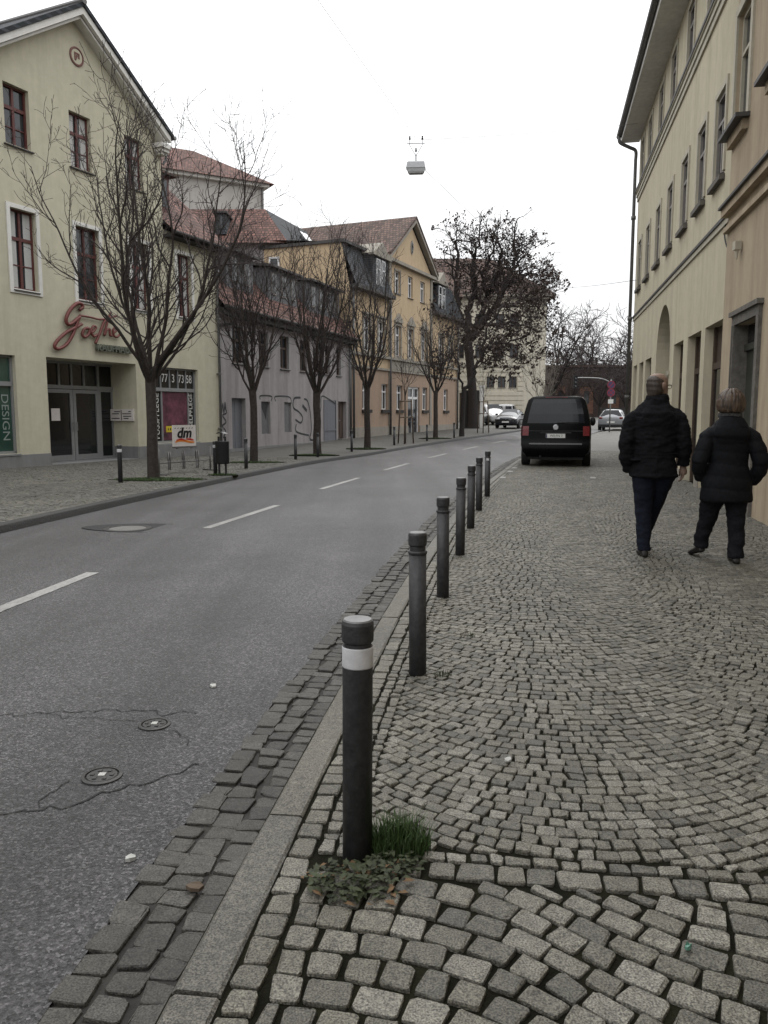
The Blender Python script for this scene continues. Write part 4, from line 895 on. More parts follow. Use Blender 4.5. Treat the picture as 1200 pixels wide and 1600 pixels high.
k = MB(); k.poly([(-.5, -.6, 13.85), (14.3, -.6, 13.85), (8, 7, 19.0), (-.5, 7, 19.0)]); k.poly([(14.3, -.6, 13.85), (14.3, 14.6, 13.85), (8, 7, 19)]); k.poly([(-.5, 14.6, 13.85), (14.3, 14.6, 13.85), (8, 7, 19.0), (-.5, 7, 19.0)]); C5.part('hipped_roof', k, m_browntile)
bb = empty('brown_roofed_house', (2.0, 82, .5)); tag(bb, 'house with dark brown roof just showing behind the ochre gable', 'house')
k = MB(); k.box(-6, 5.4, 0, 9, 0, 12.6); k.build('wall', m_cream, bb); k = MB(); k.poly([(-6.5, -.5, 12.5), (5.9, -.5, 12.5), (4.6, 4.5, 16.9), (-4, 4.5, 16.9)]); k.poly([(5.9, -.5, 12.5), (5.9, 9.5, 12.5), (4.6, 4.5, 16.9)]); k.poly([(-6.5, 9.5, 12.5), (5.9, 9.5, 12.5), (4.6, 4.5, 16.9), (-4, 4.5, 16.9)]); k.poly([(-6.5, -.5, 12.5), (-6.5, 9.5, 12.5), (-4, 4.5, 16.9)]); k.build('hipped_roof', m_browntile, bb)
for x in (.5, 2.4, 4.2): k = MB(); k.box(x, x + .9, -.06, -.005, 8.2, 9.9); k.build('window', m_brnwood, bb)
# garden wall with gate between the ochre house and the forecourt
gw_ = empty('garden_wall', (5.9, 61.2, .35), R(8)); tag(gw_, 'dark wooden yard gate with pale post right of the ochre house', 'gate')
k = MB(); k.box(0, 1.35, 0, .1, 0, 2.9); k.build('gate_leaf', m_dkwood, gw_); k = MB(); k.box(1.4, 1.7, -.1, .25, -.2, 3.1); k.box(1.35, 1.75, -.14, .3, 3.1, 3.25); k.build('gate_post', m_trimw, gw_)
# red brick building closing the view
RB = Facade('brick_building', 24, 128, 90, 1, 'dark red brick building with orange arched panels behind the far trees', 'building', .9)
mw = MB(); RB.wall(mw, 0, 18, -1, 7.9, [(3.2, 4.7, .6, 5.0, .15), (7.0, 9.2, .6, 4.9, .15), (11.5, 13.3, .6, 4.9, .15)]); RB.shell(mw, 0, 18, -1, 7.9, 10); RB.part('wall', mw, m_brick)
for a, c in ((3.2, 4.7), (7.0, 9.2), (11.5, 13.3)):
    k = MB(); RB.B(k, a, c, .1, .15, .6, 5.0); p_ = RB.part('arched_panel', k, m_brickl)
    k = MB(); RB.B(k, (a + c) / 2 - .4, (a + c) / 2 + .4, .06, .1, 2.2, 4.2); k.build('pane', m_glass, p_)
k = MB(); RB.B(k, -.3, 18.3, -.3, 10.3, 7.9, 8.2); RB.part('parapet', k, m_browntile)
k = MB(); k.box(0, 26, 0, .35, -.5, 1.25); k.box(-.1, 26, -.05, .4, 1.25, 1.38); tag(k.build('low_wall', m_dkwood, None, (27, 100, .85), (0, 0, R(2))), 'long low dark wall across the end of the street', 'wall')

# ================================================================== 6  right-hand houses
HD = 11.3
RG = Facade('arcade_house', 3.06, 0, HD, -1, 'long pale green house with arched passage and tall narrow windows on the right', 'house')
gr = [(14.5, 16.1), (16.5, 18.02), (18.6, 19.97), (24.15, 25.6), (26.1, 27.2), (27.9, 29.0)]
mw = MB(); holes = [(a, b, -.02, 3.1, .22) for a, b in gr] + [(20.62, 23.12, -.02, 4.28, 1.6)]
up1 = [15.5, 17.28, 19.3, 21.5, 23.7, 26.0, 28.2]; up2 = [16.9, 19.3, 21.75, 24.0, 26.4, 28.4]
holes += [(u - .42, u + .42, 5.72, 7.2, .1) for u in up1] + [(u - .42, u + .42, 9.3, 10.5, .1) for u in up2]
RG.wall(mw, 13.9, 29.5, -.3, 10.85, holes, .16)
# spandrels of the arch
c = 21.87; r_ = 1.25; zs = 3.03
for sgn in (-1, 1):
    for q in range(10):
        a0, a1 = math.pi / 2 * q / 10, math.pi / 2 * (q + 1) / 10
        p0 = (c + sgn * r_ * math.cos(a0), zs + r_ * math.sin(a0)); p1 = (c + sgn * r_ * math.cos(a1), zs + r_ * math.sin(a1))
        mw.poly([(p0[0], 0, p0[1]), (p1[0], 0, p1[1]), (p1[0], 0, 4.29), (p0[0], 0, 4.29)]); mw.poly([(p0[0], 0, p0[1]), (p1[0], 0, p1[1]), (p1[0], -1.6, p1[1]), (p0[0], -1.6, p0[1])])
RG.shell(mw, 13.9, 29.5, -.3, 10.85, 10); RG.part('wall', mw, m_rgreen)
for i, (a, b) in enumerate(gr):
    k = MB(); RG.B(k, a, b, .21, .26, 0, 3.1); RG.B(k, a, a + .12, .16, .21, 0, 3.1); RG.B(k, b - .12, b, .16, .21, 0, 3.1); RG.B(k, a + .12, b - .12, .16, .21, 2.3, 2.42); o = RG.part('shop_front', k, m_brnwood)
    k = MB(); RG.B(k, a + .12, b - .12, .195, .209, .5, 2.3); k.build('pane', m_glassd, o)
k = MB(); RG.B(k, 20.62, 23.12, 1.5, 1.6, 0, 4.3); RG.part('passage_gate', k, m_brnwood)
k = MB(); RG.B(k, 20.5, 20.7, -.04, .3, 2.42, 2.52); RG.B(k, 23.04, 23.24, -.04, .3, 2.42, 2.52); RG.part('impost', k, m_rtrim)
for u in up1:
    o = RG.window(u - .42, u + .42, 5.72, 7.2, .045, m_taup, 'upper', m_sill, surround=m_rtrim, sw=.11, fw=.07)
    k = MB(); RG.B(k, -.54, .54, -.045 - .1, -.05, -.16, -.065); k.build('ledge', m_stone, o)
for u in up2: RG.window(u - .42, u + .42, 9.3, 10.5, .045, m_taup, 'upper', None, surround=m_rtrim, sw=.09, fw=.07)
k = MB(); RG.B(k, 13.9, 29.52, -.10, 0, 9.02, 9.10); RG.B(k, 13.9, 29.52, -.07, 0, 8.9, 9.02); RG.B(k, 13.9, 29.52, -.04, 0, 8.76, 8.9); RG.part('cornice', k, m_rtrim)
k = MB(); RG.B(k, 13.9, 29.52, -.12, -.10, 9.06, 9.13); RG.B(k, 13.9, 29.52, -.06, 0, 4.80, 4.86); RG.part('cornice_flashing', k, m_sill)
k = MB(); RG.B(k, 13.9, 29.52, -.035, 0, 4.70, 4.80); RG.part('string_course', k, m_rtrim)
k = MB(); RG.B(k, 13.2, 29.8, -.62, .0, 10.85, 10.95); RG.B(k, 13.2, 29.8, -.62, -.55, 10.95, 11.1); RG.part('soffit', k, m_soff)
k = MB(); k.smooth = True; k.tube([RG.P(13.0, -.70, 11.08), RG.P(29.85, -.70, 11.08)], .085, 10); o = RG.part('gutter', k, m_pipe_dk)
k = MB(); ya = RG.Y(-.63); k.poly([(13.2, ya, 11.05), (29.8, ya, 11.05), (29.8, RG.Y(4), 14.5), (13.2, RG.Y(4), 14.5)]); k.poly([(13.2, RG.Y(10), 10.9), (29.8, RG.Y(10), 10.9), (29.8, RG.Y(4), 14.5), (13.2, RG.Y(4), 14.5)]); k.poly([(29.8, ya, 11.05), (29.8, RG.Y(10), 10.9), (29.8, RG.Y(4), 14.5)]); RG.part('tiled_roof', k, m_redtile)
k = MB(); k.smooth = True; k.tube(spl([RG.P(29.55, -.70, 11.0), RG.P(29.55, -.67, 10.8), RG.P(29.55, -.35, 10.62), RG.P(29.57, -.14, 10.5), RG.P(29.57, -.13, 10.2)], 5) + [Vector(RG.P(29.57, -.13, 0.2))], .058, 10)
for z in (2, 4.75, 8.2): k.tube([RG.P(29.57, -.13, z), RG.P(29.57, -.13, z + .12)], .085, 10)
RG.part('downpipe', k, m_pipe_dk)
for pa, pb in ((13.9, 14.5), (16.1, 16.5), (18.02, 18.6), (19.97, 20.62), (23.12, 24.15)): k = MB(); RG.B(k, pa, pb, -.02, 0, -.3, .22); RG.part('plinth', k, m_sand)
k = MB(); k.smooth = True; k.tube(spl([RG.P(14.6, -.02, 4.75), RG.P(14.58, -.03, 4.5), RG.P(14.3, -.03, 4.25), RG.P(14.0, -.03, 4.2)], 6), .012, 6); RG.part('cable', k, m_ink)

RT = Facade('tan_house', 3.06 - .10, 0 + .02, HD, -1, 'weathered tan house with stone door frame at the right edge', 'house')
mw = MB(); RT.wall(mw, -26, 14.0, -.3, 8.6, [(11.6, 12.95, 0, 2.82, .2), (13.3, 14.2 - .2 + .001, 5.9, 7.75, .2) if False else (12.95, 13.9, 5.95, 7.75, .16), (10.6, 11.6, 5.95, 7.75, .2), (6, 7, 5.95, 7.75, .2)]); RT.shell(mw, -26, 14.0, -.3, 8.6, 10); RT.part('wall', mw, m_rtan)  # unseen length behind the camera added to block sky light low down
for u0, u1 in ((12.95, 13.9), (10.6, 11.6), (6, 7)):
    o = RT.window(u0, u1, 5.95, 7.75, .09, m_rtrim, 'upper', None, surround=m_rtrim, sw=.13, fw=.07)
    k = MB(); RT.B(k, -.62, .62, -.30, -.09, -.07, -.01); k.build('sill', m_sill, o); k = MB(); RT.B(k, -.52, .52, -.18, -.09, -.22, -.07); k.build('ledge', m_rtan, o)
k = MB(); RT.B(k, 0, 14.05, -.16, 0, 4.80, 4.84); RT.part('cornice_flashing', k, m_sill); k = MB(); RT.B(k, 0, 14.04, -.11, 0, 4.68, 4.80); RT.B(k, 0, 14.03, -.07, 0, 4.42, 4.50); RT.part('cornice', k, m_rtan)
k = MB(); RT.B(k, 12.95, 13.10, -.05, 0, -.1, 2.82); RT.B(k, 11.45, 11.6, -.05, 0, -.1, 2.82); RT.B(k, 11.45, 13.10, -.05, 0, 2.82, 2.96); RT.B(k, 11.4, 13.16, -.09, 0, 2.96, 3.03); RT.B(k, 13.0, 13.05, -.065, -.05, 0, 2.82); RT.B(k, 12.945, 12.955, -.05, .2, .0, 2.82); RT.part('door_surround', k, m_stone)
k = MB(); RT.B(k, 11.6, 12.95, .17, .22, .12, 2.42); RT.B(k, 11.6, 12.95, .12, .22, 2.42, 2.52)
for u in (11.7, 12.32):
    for z in (.3, 1.2): RT.B(k, u, u + .5, .145, .17, z, z + .8)
dd = RT.part('front_door', k, m_olive); k = MB(); RT.B(k, 11.6, 12.95, .17, .185, 2.52, 2.82); k.build('fanlight', m_glassd, dd); k = MB(); k.tube([RT.P(12.3, .17, 1.08), RT.P(12.3, .09, 1.08), RT.P(12.45, .09, 1.08)], .014, 6); k.build('handle', m_chrome, dd)
k = MB(); RT.B(k, 11.6, 12.95, -.02, .2, -.2, .12); RT.part('doorstep', k, m_stone)
k = MB(); RT.B(k, 12.935, 12.945, .06, .14, 1.35, 1.55); RT.part('bell_plate', k, m_stone)
k = MB(); RT.B(k, -26, 14.3, -.5, 0, 8.6, 8.72); RT.B(k, -26, 14.3, -.5, .6, 8.72, 8.9); RT.part('eave', k, m_soff); k = MB(); k.smooth = True; k.tube([RT.P(-26, -.58, 8.85), RT.P(14.4, -.58, 8.85)], .09, 10); RT.part('gutter', k, m_pipe_dk)
k = MB(); k.poly([(-26, RT.Y(-.5), 8.92), (14.3, RT.Y(-.5), 8.92), (14.3, RT.Y(5), 12.5), (-26, RT.Y(5), 12.5)]); RT.part('tiled_roof', k, m_redtile)
k = MB(); k.box(-.05, .05, -.05, .05, 0, .13); k.tube([(0, 0, -.14), (0, 0, 0)], [.012, .035], 8); tag(k.build('wall_bracket', m_rtrim, None, gl(12.9, -.07, 3.95, RT)), 'small white bracket on the tan wall above the door frame', 'bracket')
# next house round the bend
RN = Facade('far_right_house', 10.15, 31.6, 19, -1, 'dark gabled house edge just past the downpipe of the pale green house', 'house')
mw = MB(); RN.wall(mw, 0, 8, -.3, 6.2, []); RN.shell(mw, 0, 8, -.3, 6.2, 8); RN.part('wall', mw, m_rtan); k = MB(); RN.B(k, -.2, 8.2, -.3, .1, 6.2, 6.35); k.poly([RN.P(-.2, -.35, 6.35), RN.P(8.2, -.35, 6.35), RN.P(8.2, 4, 9.8), RN.P(-.2, 4, 9.8)]); RN.part('roof', k, m_slate)
# ------------------------------------------------------------------ bollards
def make_bollard(h=.80, r=.049, band='white', lean=(0, 0)):
    t = empty('bollard')
    mb = MB(); mb.smooth = True; mb.lathe([(r, -.15), (r, h - .16), (r * 1.01, h - .155), (r * 1.01, h - .09), (r, h - .085)], 28) if band == 'white' else mb.lathe([(r, -.15), (r, h - .115)], 28)
    mb.build('post', m_boll, t)
    mb = MB(); mb.lathe([(r * .9, h - .12), (r * .9, h - .075), (r * 1.03, h - .068), (r * 1.05, h - .062), (r * 1.06, h - .012), (r * .98, h - .002)], 28); cp = mb.build('cap', m_boll, t)
    mb = MB(); mb.lathe([(r * .96, h - .004), (r * .9, h + .003)], 28); mb.build('cap_top', m_bollcap, cp)
    if band == 'white': mb = MB(); mb.smooth = True; mb.lathe([(r * 1.015, h - .152), (r * 1.022, h - .148), (r * 1.022, h - .088), (r * 1.015, h - .085)], 28); mb.build('reflective_band', m_bandw, t)
    else: mb = MB(); mb.lathe([(r * 1.05, h - .118), (r * 1.1, h - .112), (r * 1.1, h - .106), (r * 1.02, h - .1)], 28); mb.build('ring', m_boll, t)
    return t
bW = make_bollard(); bP = make_bollard(band='plain')
RB_ = [(-.088, 2.49), (.19, 4.37), (.47, 6.26), (.79, 8.2), (1.11, 10.15), (1.44, 12.06), (1.83, 14.12)]
labs = ['dark grey steel bollard with white band, nearest, standing in a tuft of grass', 'plain dark bollard just behind the white-banded one at the right kerb', 'plain dark bollard, third along the right kerb counting from the white-banded one', 'plain dark bollard, fourth along the right kerb counting from the white-banded one',
        'plain dark bollard, fifth along the right kerb counting from the white-banded one', 'plain dark bollard, last but one before the black van on the right kerb', 'dark bollard with a small pale sticker, last on the right kerb before the black van']
for i, (x, y) in enumerate(RB_):
    o = bW if i == 0 else (bP if i == 1 else copy_tree(bP)); o.location = (x, y, 0); o.rotation_euler = (R(random.uniform(-.4, .4)), R(random.uniform(-.4, .4) + (0.25 if i == 0 else 0)), random.random() * 6)
    tag(o, labs[i], 'bollard', 'bollards along the right kerb')
mb = MB()
for q in range(5):
    a0, a1 = -2.2 + q * .2, -2.0 + q * .2; mb.poly([(.051 * math.cos(a0), .051 * math.sin(a0), .64), (.051 * math.cos(a1), .051 * math.sin(a1), .64), (.051 * math.cos(a1), .051 * math.sin(a1), .68), (.051 * math.cos(a0), .051 * math.sin(a0), .68)])
last = o; o.rotation_euler = (0, 0, 0); mb.build('sticker', m_bandw, last)
LB_ = [(-5.62, 17.02, 'W', 'slim grey white-banded bollard before the shop entrance, left of the big bare tree'), (-4.06, 19.25, 'W', 'dark bollard with white band standing beside the litter bin'), (-3.7, 21.47, 'P', 'plain dark bollard just left of the second street tree'), (-2.84, 25.73, 'P', 'plain dark bollard in front of the graffiti on the lilac house'),
       (-2.28, 27.6, 'P', 'plain dark bollard right in front of the third street tree'), (-1.26, 31.3, 'P', 'plain dark bollard before the brown door of the lilac house'), (.46, 36.2, 'P', 'plain dark bollard left of the staked sapling'), (2.15, 40.2, 'P', 'plain dark bollard by the white glazed door of the ochre house'), (3.84, 44.0, 'P', 'thin dark bollard by the gate at the far end of the ochre house')]
for x, y, k_, lb in LB_:
    o = copy_tree(bW if k_ == 'W' else bP); o.location = (x, y, float(zg(y))); o.rotation_euler = (0, 0, random.random() * 6); tag(o, lb, 'bollard', 'bollards along the left pavement')

# ------------------------------------------------------------------ weeds and grass
def blades(name, n, cx, cy, rx, ry, hmin, hmax, mat, wd=.004, lean=.5, z=0.):
    mb = MB()
    for _ in range(n):
        a = random.random() * 6.283; r = math.sqrt(random.random()); x = cx + rx * r * math.cos(a); y = cy + ry * r * math.sin(a); h = random.uniform(hmin, hmax) * (1.1 - .5 * r); d = random.random() * 6.283; l = random.uniform(.1, lean) * h
        dx, dy = math.cos(d), math.sin(d); px, py = -dy * wd, dx * wd; zz = z - .02
        p1 = (x + dx * l * .35, y + dy * l * .35, z + h * .6); p2 = (x + dx * l, y + dy * l, z + h)
        mb._add([(x - px, y - py, zz), (x + px, y + py, zz), (p1[0] + px * .8, p1[1] + py * .8, p1[2]), (p1[0] - px * .8, p1[1] - py * .8, p1[2]), p2], [(0, 1, 2, 3), (3, 2, 4)])
    return mb
def leaves(mb, n, cx, cy, rx, ry, sz, zmax, z=0.):
    for _ in range(n):
        a = random.random() * 6.283; r = math.sqrt(random.random()); x = cx + rx * r * math.cos(a); y = cy + ry * r * math.sin(a); zz = z + random.uniform(.004, zmax) * (1 - r * .6); d = random.random() * 6.283
        s_ = sz * random.uniform(.5, 1.2); c, s = math.cos(d), math.sin(d); t1 = random.uniform(-.35, .5); 
        P = [(0, 0), (.35, .22), (.7, .3), (.8, .12), (1.1, 0), (.8, -.12), (.7, -.3), (.35, -.22)]
        mb.poly([(x + s_ * (u * c - v * s), y + s_ * (u * s + v * c), zz + t1 * s_ * u + abs(v) * s_ * .4) for u, v in P])
    return mb
mb = blades('grass', 900, .045, 2.53, .11, .085, .04, .15, m_grass, .0022, .7)
for f in (0,): mb.mat(0); blades_n = len(mb.f)
mb.mat(1); leaves(mb, 260, -.09, 2.33, .15, .10, .032, .06); leaves(mb, 160, .02, 2.42, .10, .05, .026, .055)
mb.mat(2); leaves(mb, 40, -.08, 2.33, .19, .13, .035, .03)
tag(mb.build('grass_tuft', [m_grass, m_weed, m_leafd]), 'tuft of green grass and weeds at the foot of the nearest bollard', 'grass tuft')
for (x, y, n, lb) in ((.33, 4.32, 60, 'small dark weed tuft in the joints beside the second bollard'), (.55, 5.1, 30, 'tiny weed between the setts behind the second bollard')):
    mb = blades('weed', n, x, y, .05, .04, .015, .05, m_grass, .002, .9); tag(mb.build('weed_tuft', m_weed), lb, 'weed')
# grass patches under left-hand trees
for (x, y, rx, ry, n, lb) in ((-5.0, 17.75, 1.0, .42, 2600, 'a'), (-3.9, 24.1, .9, .35, 1200, 'a'), (-2.5, 28.5, .8, .4, 1200, 'a'), (-.75, 33, .8, .4, 900, 'a'), (2.7, 42.8, .8, .4, 700, 'a'), (-3.86, 19.1, .35, .2, 500, 'a')):
    mb = blades('g', n, x, y, rx, ry, .02, .07, m_grass, .006, 1.2, float(zg(y))); tag(mb.build('grass', m_grass), kind='stuff')
    mb = MB(); P = [(x + rx * 1.05 * math.cos(q) * random.uniform(.9, 1.1), y + ry * 1.05 * math.sin(q) * random.uniform(.9, 1.1)) for q in np.linspace(0, 6.283, 26)[:-1]]; mb.prismz(P, -.05 + float(zg(y)), .006 + float(zg(y))); tag(mb.build('tree_pit_soil', m_joint), kind='structure')
# litter
def scrap(x, y, z, s_, mat, name, lab, cat):
    mb = MB(); a = random.random() * 6; c, s = math.cos(a), math.sin(a); P = [(-.5, -.2), (-.1, -.34), (.45, -.22), (.5, .12), (.1, .3), (-.4, .18)]
    mb.prismz([(x + s_ * (u * c - v * s), y + s_ * (u * s + v * c)) for u, v in P], z + .002, z + .008)
    for i in range(6, 12): v_ = mb.v[i]; mb.v[i] = (v_[0], v_[1], v_[2] + random.uniform(0, .012))
    tag(mb.build(name, mat), lab, cat)
scrap(-.86, 2.55, zroad(-.9, 2.55), .035, m_litter, 'paper_scrap', 'white paper scrap on the asphalt near the gutter, closest to the camera', 'litter')
scrap(-.95, 4.3, zroad(-.95, 4.3), .05, m_litter, 'paper_scrap', 'pale paper scrap on the asphalt above the two valve caps', 'litter')
scrap(-.60, 2.37, -.045, .055, m_wood, 'wood_chip', 'little wooden stick lying in the gutter', 'litter')
scrap(.52, 3.2, .004, .03, m_litter, 'paper_scrap', 'pale crumb of paper on the setts in front of the second bollard', 'litter')
scrap(.83, 2.02, .002, .022, M('green_glass', (.10, .22, .17), .1), 'glass_shard', 'small green glass shard between the coarse setts', 'litter')
scrap(1.18, 1.80, .001, .07, m_leafd, 'dry_leaf', 'brown dead leaf between the setts at the lower right', 'leaf'); scrap(1.06, 1.70, .001, .05, m_leafd, 'dry_leaf', 'brown dead leaf at the very bottom right', 'leaf')

# ------------------------------------------------------------------ street furniture on the left
t = empty('litter_bin', (-3.86, 19.12, 0), R(-20)); tag(t, 'dark litter bin on two legs with arched metal lid beside a banded bollard', 'litter bin')
mb = MB()
for x in (-.09, .09): mb.box(x - .018, x + .018, -.02, .02, -.05, .92)
mb.build('leg', m_plastic, t)
mb = MB(); mb.smooth = True; mb.rings([[(.175 * math.cos(a) * k_, .13 * math.sin(a) * k_, z) for a in np.linspace(0, 6.283, 21)[:-1]] for k_, z in ((.9, .27), (1, .30), (1, .78), (1.03, .79), (1.03, .81))]); mb.build('bucket', m_plastic, t)
mb = MB(); mb.smooth = True; mb.rings([[(x, y, .93 + .1 * math.cos(x * 8)) for x, y in ((-.12, yy), (-.06, yy), (0, yy), (.06, yy), (.12, yy), (.11, yy * .98), (.05, yy * .98), (0, yy * .98), (-.05, yy * .98), (-.11, yy * .98))] for yy in (-.09, 0, .09)]); mb.build('lid', m_zinc, t)
# bicycle rack with advertising board
t = empty('bicycle_rack', (-4.95, 19.9, 0), R(62)); tag(t, 'galvanised bicycle rack with loop wheel holders under the advertising board, behind the big bare tree', 'bicycle rack')
mb = MB(); mb.smooth = True
mb.tube([(-.9, 0, .28), (.95, 0, .28)], .014, 6); mb.tube([(.95, 0, -.05), (.95, 0, .62)], .02, 6); mb.tube([(-.9, 0, -.05), (-.9, 0, .62)], .02, 6); mb.tube([(.95, -.25, .02), (.95, .25, .02)], .02, 6); mb.tube([(-.9, -.25, .02), (-.9, .25, .02)], .02, 6); mb.build('frame', m_pipe_dk, t)
for x in (-.55, -.05, .45):
    for dx in (-.03, .03):
        mb = MB(); mb.smooth = True; mb.tube([(x + dx + .17 * math.cos(a), .17 * math.cos(a), .32 + .22 * math.sin(a)) for a in np.linspace(0, 6.283, 18)], .012, 5); mb.build('wheel_loop', m_pipe_dk, t)
t2 = empty('advertising_board', (-4.95, 19.9, 0), R(55)); tag(t2, 'white advertising board with bold black letters and red-orange wave above the bicycle rack', 'sign')
mb = MB(); mb.box(-.36, .36, -.02, .02, .66, 1.18); mb.build('board', m_boardw, t2)
mb = MB(); mb.box(-.37, .37, -.028, .028, .62, .66); mb.box(-.25, -.2, -.02, .02, .60, .62); mb.box(.2, .25, -.02, .02, .6, .62); mb.build('frame', m_zinc, t2)
me = text_mesh('dm', .34, .003, 1.05, .012)
for v in me.vertices: v.co.x += v.co.y * .2
me.materials.clear(); me.materials.append(m_ink); link('lettering', me, t2, (.0, -.024, .98), UP)
mb = MB()
def wave(z0, h, u0, u1, ph, m): 
    P = [(u, z0 + .022 * math.sin((u - u0) * 9 + ph)) for u in np.linspace(u0, u1, 10)]; mb.mat(m); mb.prism(P + [(a, b + h * (1 - .5 * abs(i - 5) / 5)) for i, (a, b) in reversed(list(enumerate(P)))], -.0255 - .001 * m, -.0205)
wave(.755, .06, -.30, .3, 0, 0); wave(.79, .045, -.27, 0.02, .5, 1); wave(.815, .05, .04, .28, 2.5, 1); mb.build('wave_print', [m_orange, m_redp], t2)
mb = MB()
for q in range(7): mb.prism([(-.32 + q * .09, 1.10), (-.29 + q * .09, 1.12), (-.27 + q * .09, 1.115), (-.3 + q * .09, 1.09)], -.0235, -.0205)
mb.build('scribble', m_ink, t2)

# ------------------------------------------------------------------ trees
def rotv(v, ax, a): return Matrix.Rotation(a, 3, ax) @ v
class TreeGen:
    def __init__(s, seed): s.r = random.Random(seed); s.br = []
    def grow(s, p, d, L, r0, lev, P):
        """one branch: wandering polyline, thins towards the tip, children along it"""
        r = s.r; n = max(3, int(L / P['seg'][lev])) ; pts = [p.copy()]; rad = [r0]; d = d.normalized()
        for i in range(n):
            w = P['wob'][lev]; d = (d + Vector((r.gauss(0, w), r.gauss(0, w), r.gauss(0, w) + P['up'][lev]))).normalized()
            p = p + d * (L / n); pts.append(p.copy()); rad.append(max(P['rmin'], r0 * (1 - (1 - P['tip'][lev]) * (i + 1) / n)))
        s.br.append((lev, pts, rad))
        if lev + 1 >= len(P['num']): return
        for k in range(P['num'][lev + 1] if lev else P['num'][1]):
            f = P['from'][lev] + (1 - P['from'][lev]) * (k + r.random()) / P['num'][lev + 1]
            x = f * n; i = min(int(x), n - 1); q = pts[i].lerp(pts[i + 1], x - i); dd = (pts[i + 1] - pts[i]).normalized()
            ax = dd.orthogonal().normalized(); ax = rotv(ax, dd, k * 2.4 + r.uniform(-.6, .6)); a = r.gauss(*P['ang'][lev + 1]); nd = rotv(dd, ax, a)
            l2 = P['len'][lev + 1] * r.uniform(.65, 1.25) * (1.15 - P['fall'][lev] * f)
            s.grow(q, nd, l2, max(P['rmin'], min(rad[i] * .75, P['rad'][lev + 1] * r.uniform(.8, 1.15))), lev + 1, P)
    def meshes(s, split, mt, mc, sides=(9, 7, 5, 3, 3)):
        a, b = MB(), MB(); a.smooth = b.smooth = True
        for lev, pts, rad in s.br: (a if lev < split else b).tube(pts, rad, sides[min(lev, 4)], False)
        return a.mesh('trunk', mt), b.mesh('crown', mc)
def place_tree(name, ms, loc, label, group, rz=0., sc=1., cat='tree'):
    t = empty(name, loc, rz); t.scale = (sc, sc, sc); tag(t, label, cat, group); link('trunk', ms[0], t); link('crown', ms[1], t); return t
def street_tree(seed, H, fork, tr, nlimb, spread, P, lean=(0, 0)):
    g = TreeGen(seed); r = g.r
    pts = [Vector((0, 0, -.15)), Vector((0, 0, .05)), Vector((lean[0] * .3, lean[1] * .3, fork * .5)), Vector((lean[0], lean[1], fork))]
    # straight stem, then limbs fanned upwards from the fork
    g.br.append((0, [pts[0], pts[1]] + [pts[1].lerp(pts[3], q) + Vector((r.gauss(0, .012), r.gauss(0, .012), 0)) for q in (.25, .5, .75, 1)], [tr * 1.3, tr * 1.12, tr, tr * .95, tr * .92, tr * .98]))
    for k in range(nlimb):
        a = k / nlimb * 6.283 + r.uniform(-.3, .3); tilt = spread * r.uniform(.6, 1.15) if k else .12
        d = Vector((math.sin(tilt) * math.cos(a), math.sin(tilt) * math.sin(a), math.cos(tilt)))
        q = pts[2].lerp(pts[3], r.uniform(.72, 1.0))
        g.grow(q, d, (H - fork) * r.uniform(.72, .92) * (1.08 if k == 0 else 1), tr * r.uniform(.30, .46), 1, P)
    return g
PS = dict(seg=[.3, .28, .16, .09, .07], wob=[.02, .075, .11, .16, .2], up=[0, .10, .10, .07, .03], tip=[.9, .14, .22, .4, .6], rmin=.0048, num=[1, 7, 9, 6, 4], **{'from': [0, .10, .12, .1, .1]}, ang=[(0, 0), (.6, .15), (.62, .18), (.68, .2), (.8, .3)], len=[1, 1, 1.75, .62, .16], rad=[.1, .06, .021, .009, .005], fall=[0, .55, .4, .4, .3])
P1 = dict(PS); P1['num'] = [1, 10, 10, 6, 3]
P1['len'] = [1, 1, 2.0, .75, .2]
g1 = street_tree(33, 8.6, 2.35, .125, 12, .74, P1)
ms1 = g1.meshes(2, m_bark1, m_twig)
P2 = dict(PS); P2['num'] = [1, 9, 11, 7]; P2['len'] = [1, 1, 1.6, .62, .15]; P2['rad'] = [.1, .05, .02, .011, .005]; P2['rmin'] = .0062
tg = 'bare street trees along the left pavement'
place_tree('street_tree', ms1, (-5.21, 18.04, 0), 'largest bare street tree in front of the pale green shop', tg, 1.0)
ms2 = street_tree(5, 7.2, 2.2, .115, 8, .5, P2).meshes(2, m_bark1, m_twig)
place_tree('street_tree', ms2, (-3.95, 24.3, 0), 'bare street tree in front of the grey double door of the lilac house', tg, 2.0)
ms3 = street_tree(11, 8.6, 2.3, .14, 10, .6, P2).meshes(2, m_bark1, m_twig)
place_tree('street_tree', ms3, (-2.4, 28.9, 0), 'bare street tree before the sprayed wall of the lilac house, third from the left', tg, .3)
ms4 = street_tree(17, 8.6, 2.5, .13, 9, .55, P2).meshes(2, m_bark1, m_twig)
place_tree('street_tree', ms4, (-.69, 33.2, .04), 'bare street tree at the joint between the lilac and the ochre house', tg, 4.0)
ms6 = street_tree(23, 7.0, 2.5, .125, 8, .55, P2).meshes(2, m_bark1, m_twig)
place_tree('street_tree', ms6, (2.76, 43.0, .17), 'bare street tree before the middle of the ochre house, right of its white door', tg, 5.2)
P5 = dict(P2); P5['num'] = [1, 4, 5, 3]; P5['len'] = [1, 1, .8, .3, .1]; P5['rad'] = [.05, .02, .01, .006, .005]
ms5 = street_tree(29, 4.6, 2.4, .035, 5, .35, P5).meshes(2, m_bark1, m_twig)
t5 = place_tree('sapling', ms5, (1.0, 37.6, .1), 'thin staked sapling in front of the ochre house', None, .6)
